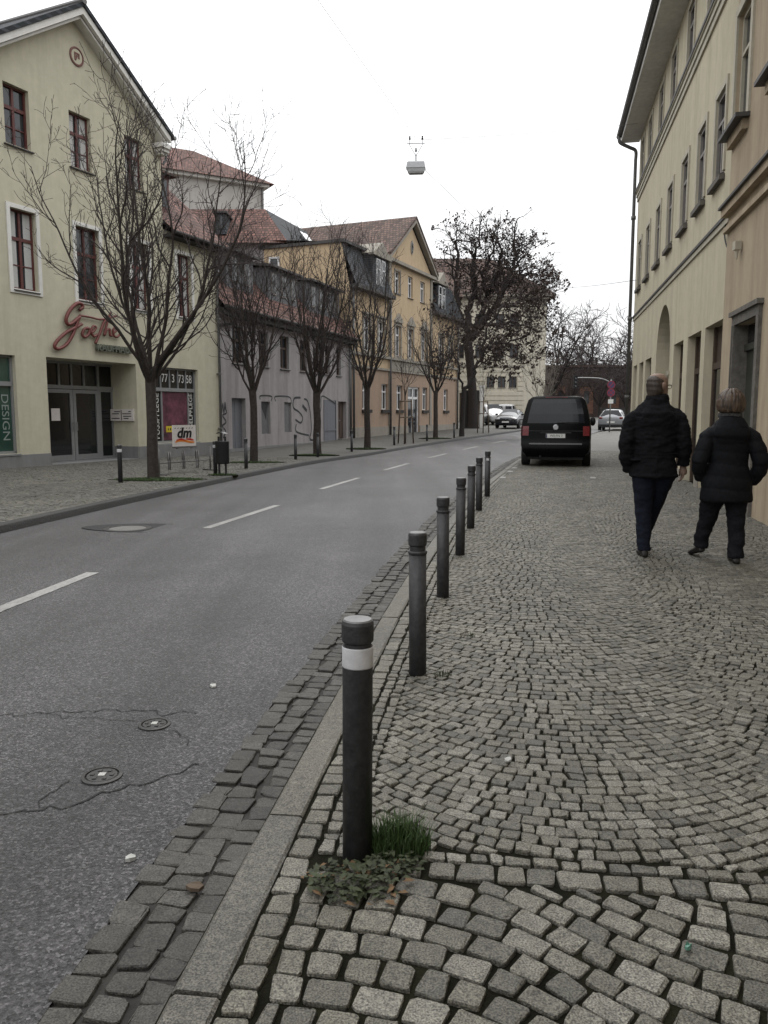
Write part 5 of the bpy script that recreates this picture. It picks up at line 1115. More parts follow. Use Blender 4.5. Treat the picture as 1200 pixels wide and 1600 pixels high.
def stakes(x, y, lab):
    t = empty('tree_stakes', (x, y, float(zg(y)))); tag(t, lab, 'tree stakes', 'stake frames around young trees')
    for k in range(3):
        a = k * 2.094 + .4; mb = MB(); mb.smooth = True; mb.tube([(.42 * math.cos(a), .42 * math.sin(a), -.1), (.30 * math.cos(a), .30 * math.sin(a), 2.0)], .035, 7); mb.build('stake', m_wood, t)
    for z in (1.2, 1.95):
        mb = MB(); P = [(.33 * math.cos(k * 2.094 + .4), .33 * math.sin(k * 2.094 + .4), z) for k in (0, 1, 2, 0)]
        for i in range(3): mb.tube([P[i], P[i + 1]], .025, 6)
        mb.build('crossbar', m_wood, t)
stakes(1.0, 37.6, 'wooden stake frame round the thin sapling by the ochre house'); stakes(6.35, 51.5, 'wooden stake frame at the kerb just left of the parked dark saloon')
ms7 = street_tree(37, 5.2, 2.2, .03, 5, .3, P5).meshes(2, m_bark1, m_twig); place_tree('sapling', ms7, (6.35, 51.5, .28), 'thin staked sapling at the kerb left of the dark saloon', None, .6)

# the big old tree: twisting limbs with dry seed clusters
def old_tree(seed, limbs, trunk, P, nclump, ms=None):
    g = TreeGen(seed); r = g.r; g.br.append((0, *trunk))
    for pts, rad in limbs:
        Q = spl(pts, 5); n = len(Q); Q = [q + Vector((r.gauss(0, .07), r.gauss(0, .07), r.gauss(0, .07))) for q in Q]; Rr = [rad + (rad * .28 - rad) * i / (n - 1) for i in range(n)]
        g.br.append((0, Q, Rr))
        for k in range(int(n * .85)):
            i = r.randint(int(n * .25), n - 2); dd = (Q[i + 1] - Q[i]).normalized(); ax = rotv(dd.orthogonal().normalized(), dd, r.uniform(0, 6.28)); nd = rotv(dd, ax, r.gauss(.9, .25))
            g.grow(Q[i], nd, r.uniform(.9, 2.0), Rr[i] * .5, 1, P)
        g.grow(Q[-1], Q[-1] - Q[-2], 2.0, Rr[-1], 1, P)
    me = g.meshes(1, m_oldbark, m_twig, (10, 5, 4, 3, 3))
    tips = [b[1][-1] for b in g.br if b[0] >= 2] + [b[1][len(b[1]) // 2] for b in g.br if b[0] >= 3]
    mb = MB(); r.shuffle(tips)
    for p in tips[:nclump]:
        for k in range(r.randint(3, 6)):
            c = p + Vector((r.gauss(0, .11), r.gauss(0, .11), r.gauss(0, .11))); s_ = r.uniform(.05, .12); a = Vector((r.gauss(0, 1), r.gauss(0, 1), r.gauss(0, 1))).normalized(); b = a.orthogonal().normalized(); cc = a.cross(b)
            mb.poly([c + b * s_, c + cc * s_ * .7, c - b * s_, c - cc * s_ * .7]); 
            if k % 2: mb.poly([c + a * s_, c + cc * s_ * .6, c - a * s_, c - cc * s_ * .6])
    return me, mb.mesh('seed_clusters', m_seed)
PO = dict(seg=[.4, .3, .22, .16], wob=[.05, .17, .2, .22], up=[0, .03, .03, .02], tip=[.6, .3, .35, .5], rmin=.013, num=[1, 1, 4, 4], **{'from': [0, .2, .2, .1]}, ang=[(0, 0), (.8, .2), (.85, .25), (.9, .3)], len=[1, 1.5, 1.25, .6], rad=[.2, .1, .04, .02], fall=[0, .3, .3, .3])
V3 = Vector
trk = ([V3((0, 0, -.2)), V3((0, 0, .4)), V3((-.05, 0, 2.5)), V3((-.3, 0, 5)), V3((-.55, .1, 7.0))], [.5, .4, .33, .32, .36])
limbs = [([V3((-.5, 0, 6.6)), V3((.9, -.3, 8.0)), V3((2.3, -.5, 9.4)), V3((3.6, -.3, 11.4)), V3((4.6, -.2, 13.0)), V3((4.6, 0, 15.0))], .33), ([V3((-.5, 0, 6.8)), V3((.6, .8, 8.6)), V3((1.8, 1.5, 10.6)), V3((3.2, 1.8, 13.0)), V3((3.4, 1.5, 15.2))], .28),
         ([V3((-.55, .1, 7)), V3((-.7, .4, 9)), V3((.1, 1.0, 11.2)), V3((-.2, 1.2, 13.4)), V3((.6, 1.0, 15.6))], .28), ([V3((-.55, .1, 7)), V3((-1.7, .6, 9)), V3((-2.2, .8, 11.5)), V3((-1.9, .5, 14.2)), V3((-2.4, .4, 15.6))], .24),
         ([V3((3.6, -.3, 11.4)), V3((5.2, -.8, 11.9)), V3((6.4, -.8, 12.3)), V3((7.3, -1, 12.0))], .14), ([V3((2.3, -.5, 9.4)), V3((4.0, -1.2, 9.4)), V3((5.8, -1.3, 9.9)), V3((7.2, -1.2, 9.3))], .16), ([V3((1.8, 1.5, 10.6)), V3((1.2, 1.0, 12.6)), V3((2.1, .6, 14.6)), V3((1.9, .3, 16.2))], .15), ([V3((4.6, -.2, 13)), V3((5.8, 0, 13.9)), V3((6.4, .2, 14.6))], .1), ([V3((.9, -.3, 8.0)), V3((2.5, -1.4, 7.6)), V3((4.2, -1.6, 7.9)), V3((6.5, -1.6, 7.3))], .14)]
limbs = [([V3((p.x * .62, p.y, 7 + (p.z - 7) * .80)) for p in ps], r_) for ps, r_ in limbs]
me_, sd_ = old_tree(3, limbs, trk, PO, 850)
t = place_tree('old_tree', me_, (6.75, 61.0, .40), 'big old spreading tree with twisted limbs and dark seed clusters behind the ochre house', None, 0); link('seed_clusters', sd_, t)
trk2 = ([V3((0, 0, -.2)), V3((0, 0, .3)), V3((.05, 0, 1.6)), V3((.1, 0, 2.75))], [.17, .15, .13, .14])
limbs2 = [([V3((.1, 0, 2.6)), V3((.75, .3, 3.6)), V3((1.15, .6, 4.7)), V3((1.9, .9, 5.3)), V3((3.2, 1.3, 5.5)), V3((4.2, 1.5, 6.2))], .11), ([V3((1.15, .6, 4.7)), V3((1.5, .8, 6.2)), V3((2.6, 1.2, 7.4)), V3((4.2, 1.4, 7.9))], .08), ([V3((.1, 0, 2.6)), V3((-.3, -.2, 3.8)), V3((-.7, -.2, 5.4)), V3((-.6, 0, 7))], .07), ([V3((1.9, .9, 5.3)), V3((2.6, .8, 4.6)), V3((3.8, 1, 4.4))], .05), ([V3((2.6, 1.2, 7.4)), V3((3.6, 1.6, 6.9)), V3((4.8, 1.7, 6.9))], .05)]
PO2 = dict(PO); PO2['rmin'] = .009; PO2['len'] = [1, 1.1, .95, .5]; PO2['rad'] = [.1, .05, .022, .012]
me_, sd_ = old_tree(8, limbs2, trk2, PO2, 500)
t = place_tree('crooked_tree', me_, (4.45, 46.0, .2), 'crooked forked tree with seed clusters leaning over the pavement past the ochre house', None, 0); link('seed_clusters', sd_, t)
# trees at the end of the street
PF = dict(seg=[.8, .7, .5, .35], wob=[.04, .12, .16, .2], up=[0, .035, .015, .01], tip=[.6, .2, .35, .6], rmin=.034, num=[1, 13, 10, 7], **{'from': [0, .12, .15, .1]}, ang=[(0, 0), (.75, .2), (.8, .22), (.85, .25)], len=[1, 1, 3.6, 1.7], rad=[.3, .2, .075, .04], fall=[0, .5, .4, .4])
fa = street_tree(51, 18.5, 4.0, .42, 9, .6, PF).meshes(2, m_oldbark, m_fartwig, (7, 5, 4, 3)); fb = street_tree(57, 15, 2.5, .32, 9, .7, PF).meshes(2, m_oldbark, m_fartwig, (7, 5, 4, 3))
ft = 'bare trees at the end of the street'
for ms_, x, y, rz, sc, lb in ((fa, 34, 134, .3, 1.02, 'tallest rounded bare tree at the end of the street, rising above the brick building'), (fb, 39.5, 130, 1.1, 1.1, 'dense brownish bare tree beside the pale green house at the street end'), (fb, 30, 138, 2, 1.0, 'low bushy bare tree behind the brick building, left of the tallest one'),
                              (fa, 24.5, 118, 4, .96, 'slender bare tree at the right corner of the cream building'), (fb, 36.5, 122, 5, .78, 'dark bare tree standing before the brick building near the no-stopping signs'), (fb, 41.5, 118, .6, .85, 'dark bare tree closest to the downpipe of the pale green house'), (fb, 31.0, 116, 3.1, .66, 'small bare tree in front of the orange brick panels'), (fa, 45, 140, 2.2, .9, 'bare tree behind the dense brownish one at the street end'), (fb, 27.5, 121, 1.7, .62, 'small bare tree left of the orange brick panels'), (fb, 38.5, 112, 2.6, .55, 'low twiggy tree just above the low dark wall')):
    place_tree('bare_tree', ms_, (x, y, float(zg(y)) - .1), lb, ft, rz, sc)
PP = dict(P2); PP['rmin'] = .011; PP['num'] = [1, 6, 8, 4]; PP['len'] = [1, 1, 1.3, .6]
mp_ = street_tree(61, 8.2, 1.2, .12, 12, .62, PP).meshes(1, m_pale, m_pale, (6, 5, 3, 3)); place_tree('pale_tree', mp_, (16.6, 84, .75), 'pale fan-shaped bare tree at the corner of the cream building', None, 0)

# ------------------------------------------------------------------ overhead lamps and wires
m_farlamp2 = M('grey_lamp_enamel', (.42, .43, .44), .35, .12, 14)
m_farlamp = M('white_lamp_enamel', (.8, .8, .8), .4, .03, 4)
def lamp(x, y, z, rz, lab, sc=1., hm=None):
    t = empty('street_lamp', (x, y, z), rz); t.scale = (sc,) * 3; tag(t, lab, 'street lamp', 'street lamps hung on wires')
    mb = MB(); mb.rings([[(a * .27 * k_, b * .15 * k_, zz) for a, b in ((-1, -1), (1, -1), (1, 1), (-1, 1))] for k_, zz in ((1.02, 0), (1.0, .02), (.92, .15), (.8, .18))]); mb.build('housing', hm or m_zinc, t)
    mb = MB(); mb.rings([[(a * .26 * k_, b * .14 * k_, zz) for a, b in ((-1, -1), (1, -1), (1, 1), (-1, 1))] for k_, zz in ((1.0, -.004), (.88, -.09), (.72, -.14))]); mb.build('glass_bowl', M('lamp_glass', (.45, .46, .47), .12, .3, 8, coat=.3) if not hm else hm, t)
    mb = MB(); mb.tube([(0, 0, .17), (0, 0, .36)], .016, 6); mb.tube([(0, 0, .34), (-.2, 0, .68)], .008, 5); mb.tube([(0, 0, .34), (.2, 0, .68)], .008, 5); mb.tube([(-.26, 0, .69), (.26, 0, .69)], .01, 5); br_ = mb.build('hanger', m_plastic, t)
    for xx, zz in ((-.18, .69), (.18, .69), (0, .36)):
        mb = MB(); mb.lathe([(.008, 0), (.008, .10), (.03, .11), (.032, .14), (.014, .155), (.026, .17), (.022, .20)], 8, (xx, 0, zz)); mb.build('insulator', m_plastic, br_)
lamp(.84, 22, 7.86, R(-5), 'boxy street lamp hanging on wires over the road, nearest and highest in view', .92, m_farlamp2)
lamp(12.56, 50, 6.0, R(20), 'street lamp hung over the road in front of the tall bare tree', .62, m_farlamp); lamp(17.17, 62, 6.1, R(20), 'street lamp hung over the road, lower one right of the tall bare tree', .62, m_farlamp); lamp(19.66, 75, 6.7, R(20), 'tiny white street lamp far down the road, left one', .55, m_farlamp); lamp(22.57, 85, 6.8, R(20), 'tiny white street lamp far down the road, right one', .55, m_farlamp)
def wire(pts, lab, r=.006, sag=.15):
    a, b = Vector(pts[0]), Vector(pts[1]); P = [a.lerp(b, q / 12) - Vector((0, 0, sag * 4 * (q / 12) * (1 - q / 12))) for q in range(13)]; mb = MB(); mb.tube(P, r, 5); tag(mb.build('overhead_wire', m_wire), lab, 'wire')
wire([(.84, 22, 8.62), (-4.3, 0, 7.2)], 'thin wire running from the nearest hanging lamp back overhead', .005, .0)
wire([(.84, 22, 8.05), (12.56, 50, 6.7)], 'thin wire running from the nearest hanging lamp on to the next lamp', .006, .0)
wire([(.84, 22, 8.58), gl(27.6, -.3, 10.75, RG)], 'thin wire from the nearest lamp to the eave of the pale green house', .006, .05)
wire([(.84, 22, 8.58), gl(8.0, 0, 6.9)], 'thin wire from the nearest lamp to the green shop', .0015, .05)
wire([gl(28.6, 0, 6.0, RG), (17.6, 89, 15.2)], 'thin wire from the pale green house to the cream corner building', .011, .2)
# ------------------------------------------------------------------ signs on the far corner
sx_, sy_ = 14.72, 52.5
t = empty('sign_post', (sx_, sy_, .28)); tag(t, 'sign post with two round no-stopping signs, a white plate and a curved signal arm', 'sign post')
mb = MB(); mb.smooth = True; mb.tube([(0, 0, -.2), (0, 0, 3.4)], .045, 8); mb.tube(spl([(0, 0, 2.9), (-.15, 0, 3.25), (-.7, 0, 3.45), (-1.5, .0, 3.5), (-2.25, 0, 3.5)], 5), .04, 7); mb.build('post', m_zinc, t)
for z in (3.0, 2.5):
    mb = MB(); mb.lathe([(.26, 0), (.26, .02)], 24); o = mb.build('round_sign', m_signred, t, (0, -.06, z + .05), (R(90), 0, 0)); mb = MB(); mb.lathe([(.2, .021), (.2, .024)], 24); mb.build('disc', m_signblue, o)
    mb = MB(); mb.prismz([(-.17, -.12), (-.12, -.17), (.17, .12), (.12, .17)], .025, .028); mb.build('diagonal_bar', m_signred, o)
    if z < 2.8: mb = MB(); mb.prismz([(.17, -.12), (.12, -.17), (-.17, .12), (-.12, .17)], .0255, .0285); mb.build('diagonal_bar', m_signred, o)
mb = MB(); mb.box(-.17, .17, -.07, -.05, 1.85, 2.12); mb.build('white_plate', m_plate, t)
t = empty('traffic_light', (sx_ - 2.32, sy_, 3.55)); tag(t, 'small black traffic light at the end of the curved arm', 'traffic light'); mb = MB(); mb.box(-.13, .13, -.1, .1, -.4, .4); mb.build('housing', m_plastic, t)
for z in (-.25, 0, .25): mb = MB(); mb.smooth = True; mb.lathe([(.09, 0), (.09, .06), (.08, .03)], 14); mb.build('lens', m_carglass, t, (0, -.1, z), (R(90), 0, 0))
# ------------------------------------------------------------------ vehicles (local: +x right, +y forward, z up)
m_vanglass = M('dark_van_glass', (.006, .007, .010), .12, .5, 2, spec=.3)
def wheel(parent, x, y, r, wd, name='wheel'):
    s_ = 1 if x > 0 else -1
    mb = MB(); mb.smooth = True; mb.lathe([(r * .62, -wd / 2), (r * .95, -wd / 2), (r, -wd / 2 + .03), (r, wd / 2 - .03), (r * .95, wd / 2), (r * .62, wd / 2)], 24)
    o = mb.build(name, m_rubber, parent, (x, y, r), (0, R(90), 0))
    mb = MB(); mb.lathe([(r * .62, -wd * .3), (r * .62, wd * .42 ), (r * .5, wd * .36), (r * .12, wd * .40)], 20) if s_ > 0 else mb.lathe([(r * .12, -wd * .40), (r * .5, -wd * .36), (r * .62, -wd * .42), (r * .62, wd * .3)], 20); mb.build('rim', m_rim, o); return o
def car(name, loc, hd, paint, st, label, front, tail, lamps=True):
    """st: stations (y, z_bottom, z_belt, z_roof, half width, half roof width, kind) rear to front"""
    t = empty(name, loc, -hd); tag(t, label, 'car')
    def ring(s_):
        y, zb, zk, zr, wb, wr = s_[:6]; h = [(0, zb), (wb * .8, zb), (wb * .97, zb + .10), (wb, (zb + zk) / 2), (wb * .97, zk), (wr + .04, zr - .10), (wr * .9, zr - .015), (wr * .45, zr + .012), (0, zr + .02)]
        return [(a, y, b) for a, b in h] + [(-a, y, b) for a, b in h[-2:0:-1]]
    Rg = [ring(s_) for s_ in st]; mb = MB(); mb.smooth = True; mb.rings(Rg); o = mb.build('body', paint, t); fixnorm(o); m = o.modifiers.new('sub', 'SUBSURF'); m.levels = m.render_levels = 2
    g = MB()
    def patch(i, j, a, b, off=.006, u0=.06, u1=.94, v0=.1, v1=.92):
        q = [Vector(Rg[i][a]), Vector(Rg[j][a]), Vector(Rg[j][b]), Vector(Rg[i][b])]
        L_ = lambda u, v: (q[0].lerp(q[1], u)).lerp(q[3].lerp(q[2], u), v)
        n = (q[1] - q[0]).cross(q[3] - q[0]).normalized(); cen = Vector((0, (q[0].y + q[1].y) / 2, .8))
        if n.dot(q[0] - cen) < 0: n = -n
        return [L_(u, v) + n * off for u, v in ((u0, v0), (u1, v0), (u1, v1), (u0, v1))]
    for i in range(len(st) - 1):
        if len(st[i]) > 6 and st[i][6] == 'w':
            for a, b in ((4, 5), (12, 11)): g.poly(patch(i, i + 1, a, b))
    g.build('side_window', m_carglass, t)
    for nm, (i, j) in (('rear_window', tail), ('windscreen', front)):
        k = MB(); A, B_ = Rg[i], Rg[j]; P = [Vector(A[4]) * .98 + Vector(A[12]) * .02, Vector(A[12]) * .98 + Vector(A[4]) * .02, Vector(B_[10]) * .97 + Vector(B_[6]) * .03, Vector(B_[6]) * .97 + Vector(B_[10]) * .03]
        n = (P[1] - P[0]).cross(P[3] - P[0]).normalized(); n = n if n.z > 0 else -n
        c_ = sum(P, Vector()) / 4; P = [c_ + (p - c_) * .90 + n * .05 for p in P]; k.poly(P); k.build(nm, m_vanglass, t)
    return t, Rg
# -- black van
def black_van():
    hd = R(13.5); t = empty('black_van', (4.72, 22.1, 0), -hd); tag(t, 'black passenger van parked half on the setts, seen from behind', 'van')
    prof = [(.28, .80, 0.0), (.42, .92, -.06), (.62, .945, -.07), (.66, .945, -.035), (.80, .95, 0), (1.08, .945, .008), (1.22, .93, .03), (1.45, .885, .10), (1.70, .825, .20), (1.83, .785, .255), (1.91, .70, .31), (1.945, .56, .36)]
    def ring(y, k=1., dz=0., sh=1.):
        h = [(a * k, y + s_ * sh, b + dz * (b - .28) / 1.6) for b, a, s_ in prof]; top = [(0, y + .39 * sh, 1.965 + dz)]
        return [(0, h[0][1], h[0][2])] + h + top + [(-a, yy, b) for a, yy, b in h[::-1]]
    Rg = [ring(0, .965), ring(.05, .99), ring(.16, 1.0), ring(1.2, 1.0), ring(2.8, 1.0, 0, .9), ring(3.5, .99, -.05, .2), ring(4.2, .98, -.55, 0), ring(4.75, .93, -.8, 0), ring(4.9, .8, -.95, 0)]
    mb = MB(); mb.smooth = True; mb.rings(Rg, False)
    mb.build('body', m_vanblk, t)
    # tailgate: strips between left and right, bulged slightly
    def rear(z): zz = [p[0] for p in prof]; return np.interp(z, zz, [p[1] for p in prof]) * .965, np.interp(z, zz, [p[2] for p in prof])
    def sheet(zs, f0, f1, off, n=10, bulge=.05):
        k = MB(); k.smooth = True; rows = []
        for z in zs:
            w_, s_ = rear(z); rows.append([((f0 + (f1 - f0) * q / n) * w_, s_ - off - bulge * (1 - (f0 + (f1 - f0) * q / n) ** 2), z) for q in range(n + 1)])
        for a, b in zip(rows, rows[1:]):
            for q in range(n): k.poly([a[q], a[q + 1], b[q + 1], b[q]])
        return k
    zs = [.28, .42, .62, .66, .80, 1.08, 1.22, 1.45, 1.70, 1.83, 1.91, 1.945]
    k = sheet(zs, -1, 1, 0, 12, .05); tg_ = k.build('tailgate', m_vanblk, t)
    mod = tg_.modifiers.new('weld', 'WELD'); mod.merge_threshold = .001
    k = sheet([1.20, 1.3, 1.45, 1.6, 1.75, 1.86], -.86, .86, .008); w_ = k.build('rear_window', m_vanglass, t)
    k = sheet([.98, 1.0], -.92, .92, .006); k.build('trim_line', m_plastic, tg_)
    k = sheet([.62, .64, .66], -.78, .78, .012, 10, .05); k.build('bumper_step', M('grey_bumper_step', (.05, .05, .052), .5, .1, 20), t)
    for sg in (-1, 1):
        k = MB(); k.smooth = True
        pts = []
        for z in (.86, .94, 1.03, 1.12):
            w2, s2 = rear(z); pts.append([(sg * w2 * f_, s2 - .008 - .05 * (1 - f_ * f_) + e_, z) for f_, e_ in ((.80, 0), (.9, 0), (.985, -.0))] + [(sg * (w2 / .965 + .004), s2 + .09, z)])
        for a, b in zip(pts, pts[1:]):
            for q in range(3): k.poly([a[q], a[q + 1], b[q + 1], b[q]])
        k.build('tail_light', m_redlamp, t)
    k = MB(); k.box(-.26, .26, -.063, -.05, .80, .915); pl_ = k.build('number_plate', m_plate, t)
    add_text('plate_text', 'WE:FN 3', .095, m_ink, pl_, (.02, -.065, .857), UP, .001, .95); k = MB(); k.box(-.258, -.225, -.0645, -.062, .803, .912); k.build('blue_field', m_signblue, pl_)
    k = MB(); k.box(-.42, .42, -.058, -.045, .925, .96); k.build('plate_trim', m_plastic, t)
    k = MB(); k.smooth = False; k.lathe([(.075, 0), (.075, .012), (.063, .016), (.063, .008)], 28); em = k.build('emblem', m_chrome, t, (0, -.046, 1.09), (R(89), 0, 0))
    k = MB()
    def seg(a, b, w2=.008): 
        d = Vector((b[0] - a[0], b[1] - a[1])).normalized(); nn = Vector((-d.y, d.x)) * w2; k.prismz([(a[0] - nn.x, a[1] - nn.y), (b[0] - nn.x, b[1] - nn.y), (b[0] + nn.x, b[1] + nn.y), (a[0] + nn.x, a[1] + nn.y)], .010, .018)
    for a, b in (((-.03, .06), (0, .012)), ((.03, .06), (0, .012)), ((-.057, .03), (-.024, -.055)), ((-.024, -.055), (0, .0)), ((0, 0), (.024, -.055)), ((.024, -.055), (.057, .03))): seg(a, b)
    k.build('letters', m_chrome, em)
    k = MB(); k.tube([(.0, -.04, 1.19), (.05, -.045, 1.215), (.62, -.02, 1.235)], .013, 6); k.build('wiper', m_plastic, t)
    k = MB(); k.box(-.3, .3, .26, .30, 1.90, 1.925); k.build('brake_light', m_redlamp, t)
    for x in (-.845, .845):
        for y in (.85, 3.95): wheel(t, x, y, .33, .23)
    k = MB(); k.box(-.75, .75, .1, 4.6, .2, .34); k.tube([(-.4, -.05, .3), (-.4, .4, .3)], .03, 8); k.build('underbody', m_plastic, t)
    for sg in (-1, 1): k = MB(); k.smooth = True; k.rings([[(sg * (1.0 + .09 * math.cos(a)) + sg * .04, 3.45 + yy, 1.22 + .14 * math.sin(a)) for a in np.linspace(0, 6.283, 13)[:-1]] for yy in (-.05, .02, .08)]); k.build('wing_mirror', m_plastic, t)
    for sg in (-1, 1):
        k = MB()
        for y0, y1 in ((.45, 1.5), (1.6, 2.6), (2.7, 3.4)): k.poly([(sg * .934, y0 + .1, 1.24), (sg * .934, y1 + .05, 1.24), (sg * .808, y1 + .2, 1.78), (sg * .808, y0 + .25, 1.78)])
        k.build('side_window', m_carglass, t)
black_van()
# -- silver hatchback, from behind
ST = [(-.02, .32, .62, .70, .80, .70), (.0, .28, .86, .92, .86, .74), (.10, .24, .93, 1.0, .87, .68), (.48, .20, .95, 1.40, .88, .60, 'w'), (1.3, .18, .94, 1.46, .88, .60, 'w'), (2.2, .18, .93, 1.44, .88, .60, 'w'), (2.95, .18, .92, 1.02, .88, .74), (3.9, .2, .78, .84, .86, .72), (4.15, .26, .6, .66, .78, .62)]
hd = R(21); t, _ = car('silver_hatchback', (15.55, 55.2, float(zg(55.2))), hd, m_silver, ST, 'silver hatchback seen from behind beyond the black van', (6, 5), (2, 3))
for sg in (-1, 1):
    k = MB(); k.smooth = True; k.rings([[(sg * (.68 + .13 * math.cos(a)), yy, .86 + .075 * math.sin(a)) for a in np.linspace(0, 6.283, 13)[:-1]] for yy in (-.03, .2)]); k.build('tail_light', m_redlamp, t)
    for y in (.75, 3.3): wheel(t, sg * .80, y, .31, .2)
    k = MB(); k.box(sg * .98 - .09, sg * .98 + .09, 2.72, 2.82, .92, 1.06); k.build('wing_mirror', m_plastic, t)
k = MB(); k.box(-.26, .26, -.045, -.03, .52, .63); k.build('number_plate', m_plate, t); k = MB(); k.lathe([(.06, 0), (.06, .02)], 14); k.build('emblem', m_chrome, t, (0, -.01, .84), (R(90), 0, 0)); k = MB(); k.box(-.78, .78, -.03, .2, .26, .42); k.build('bumper', m_plastic, t)
# -- dark saloon, from the front
SS = [(0, .3, .75, .82, .80, .66), (.1, .24, .92, .98, .87, .72), (.95, .2, .96, 1.05, .89, .72), (1.5, .18, .96, 1.40, .89, .58, 'w'), (2.5, .18, .95, 1.42, .89, .58, 'w'), (3.35, .18, .94, 1.0, .89, .72), (4.3, .2, .80, .86, .87, .74), (4.52, .26, .66, .72, .82, .68)]
t, _ = car('dark_saloon', (10.5, 63.6, float(zg(61))), R(200), m_navy, SS, 'dark blue saloon parked at the left kerb facing the camera', (5, 4), (2, 3))
for sg in (-1, 1):
    k = MB(); k.smooth = True; k.rings([[(sg * .60 + .17 * math.cos(a), yy, .70 + .06 * math.sin(a)) for a in np.linspace(0, 6.283, 13)[:-1]] for yy in (4.2, 4.55)]); k.build('headlight', m_lampclear, t)
    for y in (.8, 3.6): wheel(t, sg * .80, y, .31, .2)
    k = MB(); k.box(sg * .98 - .09, sg * .98 + .09, 3.0, 3.1, .95, 1.08); k.build('wing_mirror', m_navy, t)
    k = MB(); k.box(sg * .13 - .1, sg * .13 + .1, 4.52, 4.56, .58, .70); k.build('grille', m_plastic, t)
k = MB(); k.box(-.26, .26, 4.55, 4.57, .42, .53); k.build('number_plate', m_plate, t)
# -- dark car on the forecourt
t, _ = car('dark_parked_car', (8.35, 70.5, float(zg(68))), R(195), m_vanblk, SS, 'black car parked on the forecourt by the banded building, mostly hidden', (5, 4), (2, 3))
for sg in (-1, 1):
    k = MB(); k.smooth = True; k.rings([[(sg * .60 + .18 * math.cos(a), yy, .72 + .08 * math.sin(a)) for a in np.linspace(0, 6.283, 13)[:-1]] for yy in (4.2, 4.55)]); k.build('headlight', m_lampclear, t)
    for y in (.8, 3.6): wheel(t, sg * .80, y, .31, .2)
# -- two white vans
SV = [(0, .3, .95, 1.0, .85, .80), (.03, .28, 1.05, 1.72, .87, .74), (.3, .22, 1.05, 1.80, .88, .72, 'w'), (1.4, .2, 1.05, 1.82, .88, .72, 'w'), (2.5, .2, 1.02, 1.80, .88, .70, 'w'), (3.3, .2, 1.0, 1.08, .88, .78), (4.0, .22, .85, .92, .86, .74), (4.2, .28, .7, .75, .80, .68)]
for loc, h_, lb in (((8.9, 73.5, float(zg(71))), R(165), 'white delivery van behind the dark saloon, showing its side windows'), ((11.6, 78.0, float(zg(76))), R(18), 'white van with dark rear window, right of the other white van')):
    t, _ = car('white_van', loc, h_, m_whitecar, SV, lb, (5, 4), (1, 2)); t['group'] = 'white vans on the forecourt'; t['category'] = 'van'
    for sg in (-1, 1):
        for y in (.75, 3.3): wheel(t, sg * .80, y, .31, .2)
        k = MB(); k.box(sg * .45 - .30, sg * .45 + .30, -.03, -.005, 1.12, 1.62); k.build('rear_window', m_carglass, t)

# ------------------------------------------------------------------ people (local: +x right, +y ahead, z up)
def organic(name, build, mat, parent, voxel, smooth=3, disp=None):
    mb = MB(); build(mb); me = mb.mesh(name, mat); o = link(name, me); fixnorm(o)
    m = o.modifiers.new('remesh', 'REMESH'); m.mode = 'VOXEL'; m.voxel_size = voxel; m.use_smooth_shade = True
    m = o.modifiers.new('smooth', 'SMOOTH'); m.factor = .5; m.iterations = smooth
    bpy.context.view_layer.update(); me2 = bpy.data.meshes.new_from_object(o.evaluated_get(bpy.context.evaluated_depsgraph_get())); bpy.data.objects.remove(o)
    if disp:
        n = len(me2.vertices); co = np.empty(n * 3); me2.vertices.foreach_get('co', co); co = co.reshape(-1, 3); no = np.empty(n * 3); me2.vertices.foreach_get('normal', no); no = no.reshape(-1, 3)
        co += no * disp(co)[:, None]; me2.vertices.foreach_set('co', co.ravel())
    me2.materials.clear()
    for mm in (mat if isinstance(mat, list) else [mat]): me2.materials.append(mm)
    me2.update(); return link(name, me2, parent)
def el(mb, rows, n=20):
    """stack of ellipses (cx, cy, z, rx, ry)"""
    mb.rings([[(cx + rx * math.cos(a), cy + ry * math.sin(a), z) for a in np.linspace(0, 2 * math.pi, n + 1)[:-1]] for cx, cy, z, rx, ry in rows])
def head_rows(mb, c, k=1.):
    x, y, z = c     # z = chin level, y = centre
    el(mb, [(x, y + .035, z - .0, .025 * k, .03 * k), (x, y + .03, z + .02, .05 * k, .06 * k), (x, y + .015, z + .06, .066 * k, .085 * k), (x, y, z + .11, .074 * k, .098 * k), (x, y - .004, z + .16, .077 * k, .10 * k), (x, y - .008, z + .195, .072 * k, .092 * k), (x, y - .01, z + .222, .052 * k, .068 * k), (x, y - .01, z + .236, .022 * k, .03 * k)])
def hand(mb, w_, d, side, curl=.6, sc=1.):
    """relaxed hand hanging from wrist w_ along d, palm towards the thigh; four fingers and a thumb"""
    w_ = Vector(w_); d = Vector(d).normalized(); fw = Vector((0, 1, 0)); inn = Vector((-side, 0, 0))
    mb.tube([w_ - d * .03, w_ + d * .02, w_ + d * .06, w_ + d * .09], [.026 * sc, .030 * sc, .038 * sc, .034 * sc], 10)
    for q, (off, ln) in enumerate(((.034, .072), (.012, .082), (-.011, .077), (-.032, .060))):
        b = w_ + d * .085 + fw * off * sc; k1 = b + d * ln * .5 * sc + inn * ln * .12; k2 = k1 + (d * .75 + inn * curl) * ln * .33 * sc; k3 = k2 + (d * .35 + inn * curl * 1.3) * ln * .28 * sc
        mb.tube([b - d * .02, b, k1, k2, k3], [.0105 * sc, .0105 * sc, .0095 * sc, .0088 * sc, .007 * sc], 8)
    b = w_ + d * .03 + fw * .028; mb.tube([b, b + fw * .03 + d * .025 + inn * .008, b + fw * .042 + d * .06 + inn * .016, b + fw * .044 + d * .085 + inn * .02], [.014, .0125, .011, .008], 8)
from mathutils import noise as mnoise
